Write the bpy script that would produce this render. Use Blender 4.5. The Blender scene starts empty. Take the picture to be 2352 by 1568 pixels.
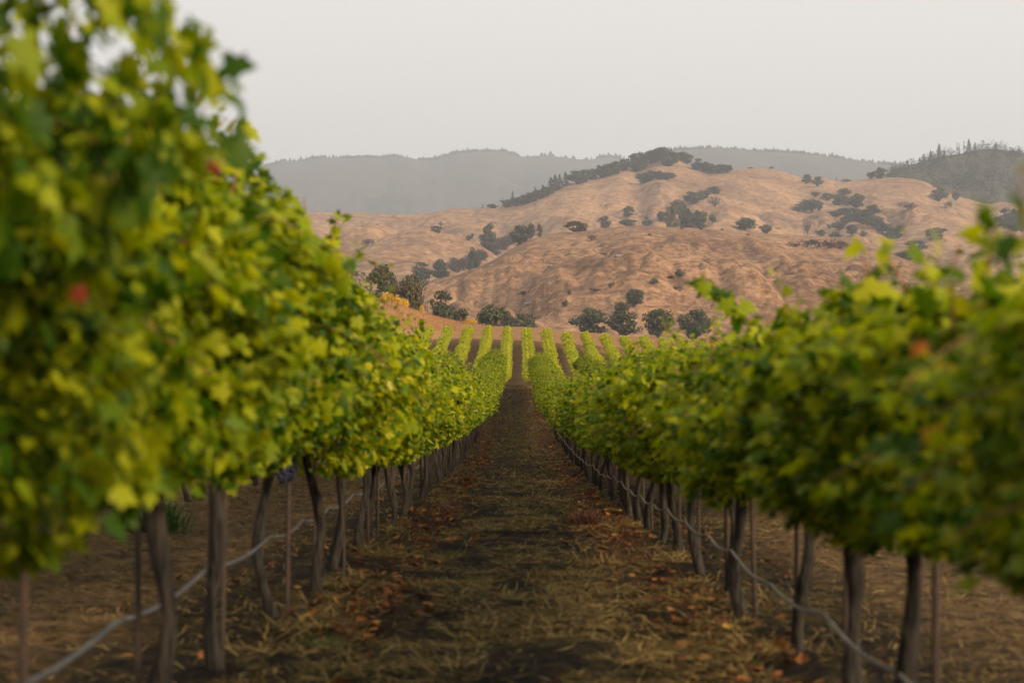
import bpy, math, random
import numpy as np
from mathutils import Vector, Matrix

# ------------------------------------------------------------------ camera, world, sun, exposure
SC = bpy.context.scene
COL = SC.collection
CAM_H = 1.21
F = 4573.0                 # focal length in pixels of a 2352 px wide frame (70 mm on 36 mm)
CX, CY = 1188.0, 800.0     # where the level line of sight meets the 2352x1568 frame

cam_d = bpy.data.cameras.new('camera')
cam = bpy.data.objects.new('camera', cam_d)
COL.objects.link(cam)
cam.location = (0, 0, CAM_H)
cam.rotation_euler = (math.radians(90), 0, 0)
cam_d.lens = 70
cam_d.sensor_width = 36
cam_d.shift_x = -(CX - 1176) / 2352
cam_d.shift_y = (CY - 784) / 2352
cam_d.clip_start = 0.1
cam_d.clip_end = 60000
cam_d.dof.use_dof = True
cam_d.dof.focus_distance = 80
cam_d.dof.aperture_fstop = 3.0
cam_d.dof.aperture_blades = 9
SC.camera = cam

SUN_EL, SUN_AZ = math.radians(28), math.radians(126)   # azimuth from +Y (view direction) towards +X
world = bpy.data.worlds.new('World')
SC.world = world
world.use_nodes = True
wn, wl = world.node_tree.nodes, world.node_tree.links
wn.clear()
sky = wn.new('ShaderNodeTexSky')
sky.sky_type = 'NISHITA'
sky.sun_disc = False
sky.sun_elevation = SUN_EL
sky.sun_rotation = SUN_AZ
sky.air_density = 1.0
sky.dust_density = 6.0
sky.ozone_density = 1.0
hs = wn.new('ShaderNodeHueSaturation')
hs.inputs['Saturation'].default_value = 0.75
veil = wn.new('ShaderNodeMix')
veil.data_type = 'RGBA'
veil.inputs[0].default_value = 0.66
VEIL = (14.6, 13.85, 12.75, 1)          # even high overcast veil, in the sky texture's own units
veil.inputs[7].default_value = VEIL
bg = wn.new('ShaderNodeBackground')
bg.inputs['Strength'].default_value = 0.10
out = wn.new('ShaderNodeOutputWorld')
wl.new(sky.outputs[0], hs.inputs['Color'])
wl.new(hs.outputs[0], veil.inputs[6])
wl.new(veil.outputs[2], bg.inputs['Color'])
wl.new(bg.outputs[0], out.inputs['Surface'])

sun_d = bpy.data.lights.new('sun', 'SUN')
sun_d.energy = 5.0
sun_d.angle = math.radians(12)
sun_d.color = (1.0, 0.79, 0.56)
sun = bpy.data.objects.new('sun', sun_d)
COL.objects.link(sun)
sd = Vector((math.sin(SUN_AZ) * math.cos(SUN_EL), math.cos(SUN_AZ) * math.cos(SUN_EL), math.sin(SUN_EL)))
sun.rotation_euler = sd.to_track_quat('Z', 'Y').to_euler()
sun.location = (60, -20, 60)

SC.view_settings.view_transform = 'Standard'
SC.view_settings.look = 'None'
SC.view_settings.exposure = 0.0
SC.view_settings.gamma = 1.0
SC.render.engine = 'CYCLES'
cy = SC.cycles
cy.use_denoising = True
try:
    cy.denoiser = 'OPENIMAGEDENOISE'
except Exception:
    pass
cy.max_bounces = 7
cy.diffuse_bounces = 3
cy.glossy_bounces = 2
cy.transmission_bounces = 4
cy.transparent_max_bounces = 4
cy.volume_bounces = 0
cy.caustics_reflective = False
cy.caustics_refractive = False
cy.sample_clamp_indirect = 4

rng = np.random.default_rng(7)
random.seed(7)

# ------------------------------------------------------------------ noise
_T = np.random.default_rng(11).random((256, 256))

def vnoise(x, y):
    x = np.asarray(x, float); y = np.asarray(y, float)
    xi = np.floor(x).astype(int); yi = np.floor(y).astype(int)
    fx = x - xi; fy = y - yi
    fx = fx * fx * fx * (fx * (fx * 6 - 15) + 10); fy = fy * fy * fy * (fy * (fy * 6 - 15) + 10)
    a = _T[xi & 255, yi & 255]; b = _T[(xi + 1) & 255, yi & 255]
    c = _T[xi & 255, (yi + 1) & 255]; d = _T[(xi + 1) & 255, (yi + 1) & 255]
    return ((a * (1 - fx) + b * fx) * (1 - fy) + (c * (1 - fx) + d * fx) * fy) * 2 - 1

def fbm(x, y, n=4, gain=0.5):
    s = 0; a = 1.0
    for i in range(n):
        s = s + a * vnoise(x * 2 ** i + 17.3 * i, y * 2 ** i + 5.1 * i)
        a *= gain
    return s

def ridged(x, y, n=3, gain=0.5):
    s = 0; a = 1.0
    for i in range(n):
        s = s + a * (2.6 * np.sqrt(vnoise(x * 2 ** i + 31.7 * i, y * 2 ** i + 9.2 * i) ** 2 + .004) - .75)
        a *= gain
    return s

def sstep(a, b, x):
    t = np.clip((np.asarray(x, float) - a) / (b - a), 0, 1)
    return t * t * (3 - 2 * t)

def pchip(xs, ys):
    xs = np.array(xs, float); ys = np.array(ys, float)
    h = np.diff(xs); d = np.diff(ys) / h
    m = np.zeros_like(ys)
    for i in range(1, len(xs) - 1):
        if d[i - 1] * d[i] > 0:
            w1 = 2 * h[i] + h[i - 1]; w2 = h[i] + 2 * h[i - 1]
            m[i] = (w1 + w2) / (w1 / d[i - 1] + w2 / d[i])
    m[0] = d[0]; m[-1] = d[-1]
    def f(x):
        x = np.asarray(x, float)
        i = np.clip(np.searchsorted(xs, x) - 1, 0, len(xs) - 2)
        t = (x - xs[i]) / h[i]
        r = ((1 + 2 * t) * (1 - t) ** 2 * ys[i] + t * (1 - t) ** 2 * h[i] * m[i]
             + t * t * (3 - 2 * t) * ys[i + 1] + t * t * (t - 1) * h[i] * m[i + 1])
        return np.where(x < xs[0], ys[0] + (x - xs[0]) * m[0], np.where(x > xs[-1], ys[-1] + 0 * x, r))
    return f

# ------------------------------------------------------------------ object helpers
def mesh(name, V, faces, mats, smooth=False, midx=None):
    """faces: one int array (n,k) or a list of such arrays"""
    V = np.asarray(V, np.float32).reshape(-1, 3)
    if not isinstance(faces, list):
        faces = [faces]
    faces = [np.asarray(f, np.int32) for f in faces if len(f)]
    loops = np.concatenate([f.ravel() for f in faces])
    tot = np.concatenate([np.full(len(f), f.shape[1], np.int32) for f in faces])
    start = np.concatenate([[0], np.cumsum(tot)[:-1]]).astype(np.int32)
    me = bpy.data.meshes.new(name)
    me.vertices.add(len(V)); me.vertices.foreach_set('co', V.ravel())
    me.loops.add(len(loops)); me.loops.foreach_set('vertex_index', loops)
    me.polygons.add(len(tot)); me.polygons.foreach_set('loop_start', start)
    try:
        me.polygons.foreach_set('loop_total', tot)
    except Exception:
        pass
    for m in (mats if isinstance(mats, (list, tuple)) else [mats]):
        me.materials.append(m)
    if midx is not None:
        me.polygons.foreach_set('material_index', np.asarray(midx, np.int32))
    me.update(calc_edges=True)
    me.polygons.foreach_set('use_smooth', np.full(len(tot), smooth, bool))
    me.validate()
    return me

def obj(name, me, parent=None, loc=(0, 0, 0), rot=(0, 0, 0), scale=(1, 1, 1)):
    o = bpy.data.objects.new(name, me)
    COL.objects.link(o)
    o.location = loc; o.rotation_euler = rot; o.scale = scale
    if parent is not None:
        o.parent = parent
    return o

def tag(o, label=None, cat=None, group=None, kind=None):
    if label: o['label'] = label
    if cat: o['category'] = cat
    if group: o['group'] = group
    if kind: o['kind'] = kind
    return o

def tube(P, R, seg=8, cap=True):
    """tube along points P with radii R -> verts, list of face arrays"""
    P = np.asarray(P, float); n = len(P)
    R = np.broadcast_to(np.asarray(R, float), (n,))
    T = np.gradient(P, axis=0); T /= np.linalg.norm(T, axis=1, keepdims=True) + 1e-9
    up = np.array([0, 0, 1.0]) if abs(T[0, 2]) < .8 else np.array([0, 1.0, 0])
    V = []
    A = np.cross(T[0], up); A /= np.linalg.norm(A)
    for i in range(n):
        A = A - T[i] * np.dot(A, T[i]); A /= np.linalg.norm(A) + 1e-9
        B = np.cross(T[i], A)
        th = np.arange(seg) * 2 * math.pi / seg
        V.append(P[i] + R[i] * (np.cos(th)[:, None] * A + np.sin(th)[:, None] * B))
    V = np.concatenate(V)
    i = np.arange(n - 1)[:, None] * seg; j = np.arange(seg)[None, :]; k = (j + 1) % seg
    Q = np.stack([i + j, i + k, i + seg + k, i + seg + j], -1).reshape(-1, 4)
    fs = [Q]
    if cap:
        fs.append(np.arange(seg)[None, ::-1] if seg != 4 else np.arange(seg)[None, ::-1])
        fs.append((np.arange(seg) + (n - 1) * seg)[None, :])
    return V, fs

def join(parts):
    """[(V, [faces])] -> V, [faces]"""
    Vs, Fs, o = [], {}, 0
    for V, fs in parts:
        Vs.append(V)
        for f in fs:
            f = np.asarray(f)
            Fs.setdefault(f.shape[1], []).append(f + o)
        o += len(V)
    return np.concatenate(Vs), [np.concatenate(v) for v in Fs.values()]

def frames(N, D):
    """unit normals and tip directions -> orthonormal (side, tip, normal)"""
    N = N / (np.linalg.norm(N, axis=1, keepdims=True) + 1e-9)
    D = D - N * np.sum(D * N, axis=1, keepdims=True)
    D = D / (np.linalg.norm(D, axis=1, keepdims=True) + 1e-9)
    return np.cross(D, N), D, N

# grape leaf: five lobes, a little folded and cupped
_h = np.array([[.22, -.20], [.47, -.02], [.33, .17], [.56, .43], [.25, .50]])
_L = np.concatenate([[[0, .22]], [[0, -.02]], _h, [[0, .92]], (_h * [-1, 1])[::-1]])
def _leafz(p):
    return -0.22 * np.abs(p[:, 0]) ** 1.3 - 0.22 * np.maximum(p[:, 1] - .1, 0) ** 1.6 + .05 * np.sin(p[:, 0] * 9 + p[:, 1] * 7)
LEAF_V = np.column_stack([_L, _leafz(_L)])
_n = len(_L) - 1
LEAF_F = np.array([[0, 1 + i, 1 + (i + 1) % _n] for i in range(_n)])

def leaves(P, N, D, S, templ=(LEAF_V, LEAF_F)):
    X, Y, Z = frames(N, D)
    tv, tf = templ
    B = np.stack([X, Y, Z], 1)                       # n,3,3
    V = P[:, None, :] + S[:, None, None] * np.einsum('vk,nkj->nvj', tv, B)
    Fc = tf[None] + (np.arange(len(P)) * len(tv))[:, None, None]
    return V.reshape(-1, 3), [Fc.reshape(-1, tf.shape[1])]

CLUMP_V = np.array([[-.5, -.15, 0], [-.1, -.5, .08], [.5, -.2, -.05], [.35, .4, .06], [-.25, .5, -.06]])
CLUMP_F = np.array([[0, 1, 2], [0, 2, 3], [0, 3, 4]])
CLUMP = (CLUMP_V, CLUMP_F)

# ------------------------------------------------------------------ materials
def new_mat(name):
    m = bpy.data.materials.new(name); m.use_nodes = True
    nt = m.node_tree; nt.nodes.clear()
    o = nt.nodes.new('ShaderNodeOutputMaterial')
    return m, nt.nodes, nt.links, o

def ramp(nodes, stops, mode='LINEAR'):
    r = nodes.new('ShaderNodeValToRGB')
    r.color_ramp.interpolation = mode
    e = r.color_ramp.elements
    while len(e) < len(stops): e.new(0.5)
    for k, (p, c) in enumerate(stops):
        e[k].position = p; e[k].color = (*c, 1)
    return r

def leaf_material(name, stops, trans=0.4, tint=(1.25, 1.3, .7), rough=.5, obj_var=.15, spec=.35):
    m, n, l, o = new_mat(name)
    g = n.new('ShaderNodeNewGeometry')
    oi = n.new('ShaderNodeObjectInfo')
    a = n.new('ShaderNodeMath'); a.operation = 'MULTIPLY_ADD'
    a.inputs[1].default_value = obj_var; a.inputs[2].default_value = -obj_var
    b = n.new('ShaderNodeMath'); b.operation = 'ADD'
    l.new(oi.outputs['Random'], a.inputs[0])
    l.new(g.outputs['Random Per Island'], b.inputs[0]); l.new(a.outputs[0], b.inputs[1])
    r = ramp(n, stops)
    l.new(b.outputs[0], r.inputs[0])
    p = n.new('ShaderNodeBsdfPrincipled')
    p.inputs['Roughness'].default_value = rough
    p.inputs['Specular IOR Level'].default_value = spec
    l.new(r.outputs[0], p.inputs['Base Color'])
    t = n.new('ShaderNodeBsdfTranslucent')
    mu = n.new('ShaderNodeMix'); mu.data_type = 'RGBA'; mu.blend_type = 'MULTIPLY'
    mu.inputs[0].default_value = 1; mu.inputs[7].default_value = (*tint, 1)
    l.new(r.outputs[0], mu.inputs[6]); l.new(mu.outputs[2], t.inputs['Color'])
    mx = n.new('ShaderNodeMixShader'); mx.inputs[0].default_value = trans
    l.new(p.outputs[0], mx.inputs[1]); l.new(t.outputs[0], mx.inputs[2])
    l.new(mx.outputs[0], o.inputs['Surface'])
    return m

VINE_STOPS = [(0, (.035, .085, .0015)), (.22, (.125, .19, .002)), (.57, (.255, .295, .003)),
              (.88, (.38, .385, .008)), (.95, (.48, .42, .02)), (.965, (.55, .52, .22)), (.985, (.46, .33, .02)), (.994, (.42, .13, .012)), (1, (.20, .03, .012))]  # the palest stop colours whitish undersides and also paints in sky glints
M_LEAF = leaf_material('vine_leaf', VINE_STOPS, .5, (1.45, 1.35, .45), .55, .26, .18)
M_LEAF_FAR = leaf_material('vine_leaf_distant', [(0, (.20, .25, .006)), (.5, (.42, .44, .015)), (.9, (.58, .53, .03)), (1, (.55, .40, .04))], .5, (1.3, 1.25, .5), .6, .15, .15)

def simple(name, col, rough=.8, noise=None, bump=0, spec=.3, metal=0):
    m, n, l, o = new_mat(name)
    p = n.new('ShaderNodeBsdfPrincipled')
    p.inputs['Roughness'].default_value = rough
    p.inputs['Specular IOR Level'].default_value = spec
    p.inputs['Metallic'].default_value = metal
    p.inputs['Base Color'].default_value = (*col, 1)
    if noise:
        sc, col2, stretch = noise
        tc = n.new('ShaderNodeTexCoord'); mp = n.new('ShaderNodeMapping'); mp.inputs['Scale'].default_value = stretch
        tx = n.new('ShaderNodeTexNoise'); tx.inputs['Scale'].default_value = sc; tx.inputs['Detail'].default_value = 6
        l.new(tc.outputs['Object'], mp.inputs[0]); l.new(mp.outputs[0], tx.inputs[0])
        r = ramp(n, [(.35, col), (.65, col2)])
        l.new(tx.outputs[0], r.inputs[0]); l.new(r.outputs[0], p.inputs['Base Color'])
        if bump:
            bp = n.new('ShaderNodeBump'); bp.inputs['Strength'].default_value = bump; bp.inputs['Distance'].default_value = .02
            l.new(tx.outputs[0], bp.inputs['Height']); l.new(bp.outputs[0], p.inputs['Normal'])
    l.new(p.outputs[0], o.inputs['Surface'])
    return m

M_BARK = simple('vine_bark', (.006, .0046, .003), .9, (13, (.044, .034, .024), (4, 4, .6)), 1.0)
M_CANE = simple('cane_bark', (.26, .085, .03), .6, (12, (.17, .10, .035), (1, 1, 1)))
M_STAKE = simple('stake_steel', (.03, .024, .02), .7, (20, (.07, .04, .025), (1, 1, 1)))
M_HOSE = simple('drip_hose_plastic', (.075, .08, .085), .5, (6, (.04, .043, .046), (1, 1, 1)))
M_GRAPE = simple('grape_skin', (.012, .012, .035), .45, (18, (.04, .045, .09), (1, 1, 1)))
M_TREEBARK = simple('oak_bark', (.05, .042, .035), .9, (4, (.11, .095, .08), (3, 3, 1)), .5)
M_POST = simple('weathered_post', (.06, .05, .045), .8, (8, (.12, .09, .07), (1, 1, .2)))
M_ROCK = simple('lichen_rock', (.16, .145, .135), .9, (1.2, (.30, .27, .25), (1, 1, 1)), .6)
M_COW = simple('black_hide', (.012, .010, .010), .7)

# ------------------------------------------------------------------ terrain heights
prof = pchip([-200, 0, 45, 65, 80, 94, 110, 120, 135, 155, 175, 190, 205, 228, 255, 290, 312, 345, 420, 520, 3000],
             [2, 0, -1.35, -1.62, -1.45, -1.12, -.86, -1.0, -1.7, -2.6, -2.85, -2.5, -1.7, -.05, 2.35, 4.35, 4.5, 3.6, 3.2, 3.7, 2.0])

def knoll(X, Y):
    s = -9 - X
    k = .36 * 2.5 * np.log1p(np.exp(np.clip(s / 2.5, -30, 30)))
    k = 9.5 * np.tanh(k / 9.5)
    return k * sstep(268, 326, Y) * (1 - sstep(345, 420, Y))

def ground_z(X, Y, fine=True):
    X = np.asarray(X, float); Y = np.asarray(Y, float)
    z = prof(Y)
    z = z + .05 * np.clip(-X - 1.2, 0, 8) * sstep(120, 60, Y)                      # uphill beyond the tall row
    z = z - .085 * np.clip(X - 1, 0, 60) * sstep(140, 255, Y) * (1 - sstep(300, 420, Y))
    z = z + .02 * np.clip(-X, 0, 30) * sstep(140, 255, Y) * (1 - sstep(300, 420, Y))
    z = z + knoll(X, Y)
    if fine:
        near = 1 - sstep(60, 120, Y)
        dist = np.abs(np.mod(X + 1.22 + 1.22, 2.44) - 1.22)                         # distance to a row line
        z = z + near * .05 * np.exp(-(dist / .3) ** 2)
        z = z + near * (.022 * fbm(X * 1.7, Y * 1.7, 3) + .012 * fbm(X * 7, Y * 7, 2))
        z = z - near * .02 * (np.exp(-((X - .62) / .16) ** 2) + np.exp(-((X + .62) / .16) ** 2))
    return z

def interp(pts):
    xs = [p[0] for p in pts]; ys = [p[1] for p in pts]
    xx = np.linspace(xs[0], xs[-1], 700)
    yy = np.interp(xx, xs, ys)
    k = np.hanning(9); k /= k.sum()
    yp = np.pad(yy, 4, mode='edge'); yy = np.convolve(yp, k, 'valid')
    return lambda x: np.interp(x, xx, yy)

class Hill:
    """A ridge: foot distance, crest distance and the crest's height round the valley; gullies and humps from noise."""
    def __init__(s, name, crest, foot, top, zfoot, amp, wl, back=.7, seed=0, pw=1.0, nx=420, ny=120, wob=0.0):
        s.name, s.cy, s.foot, s.top, s.zf = name, interp(crest), foot, top, zfoot
        s.x0, s.x1 = crest[0][0], crest[-1][0]
        s.amp, s.wl, s.back, s.seed, s.pw, s.nx, s.ny, s.wob = amp, wl, back, seed, pw, nx, ny, wob
    def dist(s, sx):
        w = s.wob * fbm(np.asarray(sx) / 260 + s.seed, np.asarray(sx) * 0 + s.seed, 3)
        return s.foot * (1 + .5 * w), s.top * (1 + w)
    def z(s, sx, t):
        f, c = s.dist(sx)
        Y = f + (c - f) * t
        X = (np.asarray(sx) - CX) / F * Y
        zc = CAM_H + (CY - s.cy(sx)) / F * c
        tc = np.clip(t, 0, 1)
        base = s.zf + (zc - s.zf) * (tc ** s.pw * (1.22 - .22 * tc))
        over = np.maximum(t - 1, 0)
        base = base - (zc - s.zf) * s.back * (over + over ** 2)
        u, v = X / s.wl + s.seed, Y / (s.wl * 1.9) + s.seed * .7
        wx = u + .35 * fbm(u * .7 + 3, v * .7, 2); wy = v + .25 * fbm(u * .7, v * .7 + 8, 2)
        nz = -.22 * sstep(.5, .9, tc) + .62 * ridged(wx, wy, 3, .45) + .5 * fbm(wx * .6 + 4, wy * .9, 3)
        win = np.where(t < 1, np.clip(tc * 5, 0, 1) * np.minimum(1, 1.25 * (1 - tc)), 0)
        fine = .22 * s.amp * ridged(X / (s.wl * .28) + 7 + s.seed, Y / (s.wl * .8), 3, .55)
        return X, Y, base + (s.amp * nz + fine) * win
    def build(s, mat):
        sx = np.linspace(s.x0, s.x1, s.nx)
        t = np.concatenate([np.linspace(-.03, 1, s.ny), [1.03, 1.08, 1.16, 1.3, 1.5]])
        SX, T = np.meshgrid(sx, t)
        X, Y, Z = s.z(SX, T)
        V = np.stack([X, Y, Z], -1).reshape(-1, 3)
        n, m = T.shape
        i = np.arange(n - 1)[:, None] * m; j = np.arange(m - 1)[None]
        Q = np.stack([i + j, i + j + 1, i + m + j + 1, i + m + j], -1).reshape(-1, 4)
        o = obj(s.name, mesh(s.name, V, Q, mat, True))
        tag(o, kind='structure')
        return o
    def at(s, sx, sy):
        """the first point of this hillside that is seen at frame position sx, sy"""
        t = np.linspace(0, 1.0, 900)
        X, Y, Z = s.z(np.full_like(t, sx), t)
        p = CY - F * (Z - CAM_H) / Y
        run = np.minimum.accumulate(p)
        k = int(np.argmax(run <= sy)) if (run <= sy).any() else int(np.argmin(p))
        return X[k], Y[k], Z[k]

CREST_FRONT = [(-300, 790), (740, 775), (900, 705), (979, 666), (993, 645), (1032, 638), (1078, 622), (1131, 599), (1174, 572.6), (1214, 549.5),
               (1280, 535), (1359, 529.7), (1412, 520.5), (1445, 518.5), (1511, 520.5), (1577, 522.5), (1643, 527), (1709, 536),
               (1759, 536), (1809, 539), (1852, 541), (1957, 546), (2030, 569), (2073, 589), (2132, 600), (2188, 612), (2352, 655), (2520, 700), (3300, 770)]
CREST_A = [(-500, 690), (200, 665), (560, 640), (700, 610), (798, 576), (847, 556), (897, 539), (946, 526), (979, 526), (1012, 538), (1059, 551), (1098, 559), (1115, 569), (1170, 610), (1230, 660)]
CREST_B = [(-500, 700), (200, 680), (560, 660), (700, 640), (798, 607), (831, 586), (880, 574), (930, 573), (963, 582), (996, 599), (1026, 612), (1060, 640), (1110, 690)]
CREST_MID = [(-700, 540), (-200, 500), (420, 478), (700, 487), (791, 488.5), (831, 488), (880, 491), (946, 493.4), (996, 488.5), (1035, 479), (1095, 479), (1148, 473), (1207, 462),
             (1247, 447), (1296, 427), (1339, 414), (1385, 403), (1428, 388), (1461, 387), (1494, 371), (1511, 361), (1554, 363),
             (1583, 378), (1626, 392), (1676, 393), (1725, 387), (1755, 386), (1786, 389.5), (1812, 399), (1842, 409), (1898, 409),
             (1924, 416), (1967, 414), (2007, 409), (2043, 407), (2089, 409), (2122, 417), (2155, 431), (2205, 446), (2271, 462), (2320, 466), (2420, 480), (2560, 500), (3300, 560)]
CREST_SPUR = [(1960, 590), (2000, 560), (2053, 528), (2089, 506.6), (2139, 490), (2188, 495), (2238, 508), (2300, 525), (2352, 536), (2480, 560), (2560, 580), (3300, 660)]
CREST_SADDLE = [(1560, 560), (1600, 530), (1640, 511), (1676, 511), (1725, 526), (1770, 540), (1850, 556), (1930, 590)]
CREST_WOOD = [(1990, 440), (2040, 400), (2056, 384.5), (2089, 381), (2109, 375), (2155, 361), (2208, 353), (2251, 343), (2281, 341.6), (2320, 346.5), (2352, 351.5), (2500, 372), (2700, 400), (3300, 470)]
CREST_FAR = [(-900, 440), (-300, 395), (200, 400), (400, 385), (517, 388), (557, 384.5), (583, 393), (616, 383), (659, 369), (696, 371), (722, 364), (762, 362), (814, 364), (847, 362),
             (880, 366), (907, 360), (940, 361), (966, 369), (989, 369), (1026, 361), (1045, 353), (1095, 348), (1161, 348.5), (1174, 355), (1207, 361),
             (1247, 356), (1280, 360), (1320, 365), (1352, 368), (1389, 360), (1428, 363), (1461, 371), (1600, 395), (1800, 430), (2400, 470)]
CREST_FAR2 = [(1380, 420), (1440, 385), (1480, 365), (1511, 353), (1550, 345), (1593, 342), (1626, 339), (1659, 339), (1709, 345), (1776, 348), (1858, 353), (1941, 365),
              (2023, 376), (2073, 380.5), (2150, 392), (2300, 420), (3300, 450)]
H_FRONT = Hill('golden_hill', CREST_FRONT, 640, 1250, 3, 11, 66, seed=1.3, nx=900, ny=260, wob=.05)
H_B = Hill('low_hump', CREST_B, 1150, 1420, 8, 6, 110, seed=4.1, nx=260, ny=90)
H_A = Hill('low_hill', CREST_A, 1330, 1640, 15, 8, 130, seed=5.7, nx=260, ny=90)
H_SAD = Hill('saddle_hill', CREST_SADDLE, 1330, 1620, 20, 7, 110, seed=8.2, nx=240, ny=90)
H_SPUR = Hill('spur_hill', CREST_SPUR, 1500, 1950, 30, 15, 130, seed=6.6, nx=300, ny=110)
H_MID = Hill('grassy_mountain', CREST_MID, 1620, 2450, 40, 27, 175, seed=2.9, nx=1100, ny=300, wob=.05)
H_WOOD = Hill('wooded_hill', CREST_WOOD, 2350, 2900, 150, 16, 200, seed=9.4, nx=220, ny=90)
H_FAR2 = Hill('distant_mountain', CREST_FAR2, 4300, 6400, 150, 50, 600, seed=3.7, nx=300, ny=80)
H_FAR = Hill('distant_mountain_range', CREST_FAR, 4800, 7600, 150, 70, 700, seed=7.7, nx=800, ny=100)

def hill_material(name, c_lo, c_hi, c_dark, scale, dark_amt=.5, contrast=1.0):
    """dry grass slope: broad tone patches, fine mottling, trodden contour streaks, darker scrub in blotches"""
    m, n, l, o = new_mat(name)
    g = n.new('ShaderNodeNewGeometry')
    def tex(sc, det, stretch=(1, 1, 1), dist=0):
        mp = n.new('ShaderNodeMapping'); mp.inputs['Scale'].default_value = stretch
        t = n.new('ShaderNodeTexNoise'); t.inputs['Scale'].default_value = sc; t.inputs['Detail'].default_value = det
        t.inputs['Roughness'].default_value = .62; t.inputs['Distortion'].default_value = dist
        l.new(g.outputs['Position'], mp.inputs[0]); l.new(mp.outputs[0], t.inputs[0])
        return t
    t1 = tex(scale, 8, (1, .6, 1.4), .6)
    t2 = tex(scale * 15, 9, (1, .6, 1.6), .5)
    t2.inputs['Roughness'].default_value = .78
    t3 = tex(scale * 2.6, 7, (1, .7, 1), 1.2)
    ad = n.new('ShaderNodeMath'); ad.operation = 'MULTIPLY_ADD'; ad.inputs[1].default_value = .72
    hf = n.new('ShaderNodeMath'); hf.operation = 'MULTIPLY'; hf.inputs[1].default_value = .34
    l.new(t2.outputs[0], ad.inputs[0]); l.new(t1.outputs[0], hf.inputs[0]); l.new(hf.outputs[0], ad.inputs[2])
    r = ramp(n, [(.53 - .14 / contrast, c_lo), (.53 + .16 / contrast, c_hi)])
    l.new(ad.outputs[0], r.inputs[0])
    rd = ramp(n, [(.52, (0, 0, 0)), (.70, (dark_amt,) * 3)])
    l.new(t3.outputs[0], rd.inputs[0])
    mx = n.new('ShaderNodeMix'); mx.data_type = 'RGBA'
    l.new(rd.outputs[0], mx.inputs[0]); l.new(r.outputs[0], mx.inputs[6]); mx.inputs[7].default_value = (*c_dark, 1)
    # cattle terraces: thin broken paths along the contours
    wv = n.new('ShaderNodeTexWave'); wv.bands_direction = 'Z'; wv.inputs['Scale'].default_value = scale * 6
    wv.inputs['Distortion'].default_value = 9; wv.inputs['Detail'].default_value = 4; wv.inputs['Detail Scale'].default_value = scale * 9
    l.new(g.outputs['Position'], wv.inputs['Vector'])
    wr = ramp(n, [(.0, (.22, .22, .22)), (.22, (0, 0, 0))]); l.new(wv.outputs['Fac'], wr.inputs[0])
    tr = n.new('ShaderNodeMix'); tr.data_type = 'RGBA'
    l.new(wr.outputs[0], tr.inputs[0]); l.new(mx.outputs[2], tr.inputs[6]); tr.inputs[7].default_value = (*[c * .9 for c in c_lo], 1)
    p = n.new('ShaderNodeBsdfPrincipled'); p.inputs['Roughness'].default_value = .95; p.inputs['Specular IOR Level'].default_value = .05
    l.new(tr.outputs[2], p.inputs['Base Color'])
    b = n.new('ShaderNodeBump'); b.inputs['Strength'].default_value = .8; b.inputs['Distance'].default_value = .12 / scale * .35
    l.new(t3.outputs[0], b.inputs['Height']); l.new(b.outputs[0], p.inputs['Normal'])
    l.new(p.outputs[0], o.inputs['Surface'])
    return m

M_H1 = hill_material('dry_grass_front', (.115, .062, .034), (.35, .205, .110), (.075, .044, .028), .020, .85, 2.1)
M_H2 = hill_material('dry_grass_mid', (.165, .094, .050), (.405, .245, .135), (.10, .062, .040), .011, .8, 2.0)
M_HW = hill_material('wooded_floor', (.05, .05, .025), (.10, .085, .05), (.03, .035, .02), .014, .7)
M_HF = hill_material('distant_forest', (.05, .055, .035), (.12, .10, .07), (.03, .04, .03), .004, .5)

for h in (H_FRONT,): h.build(M_H1)
for h in (H_B, H_A, H_SAD, H_SPUR, H_MID): h.build(M_H2)
H_WOOD.build(M_HW)
H_FAR.build(M_HF); H_FAR2.build(M_HF)

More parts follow.
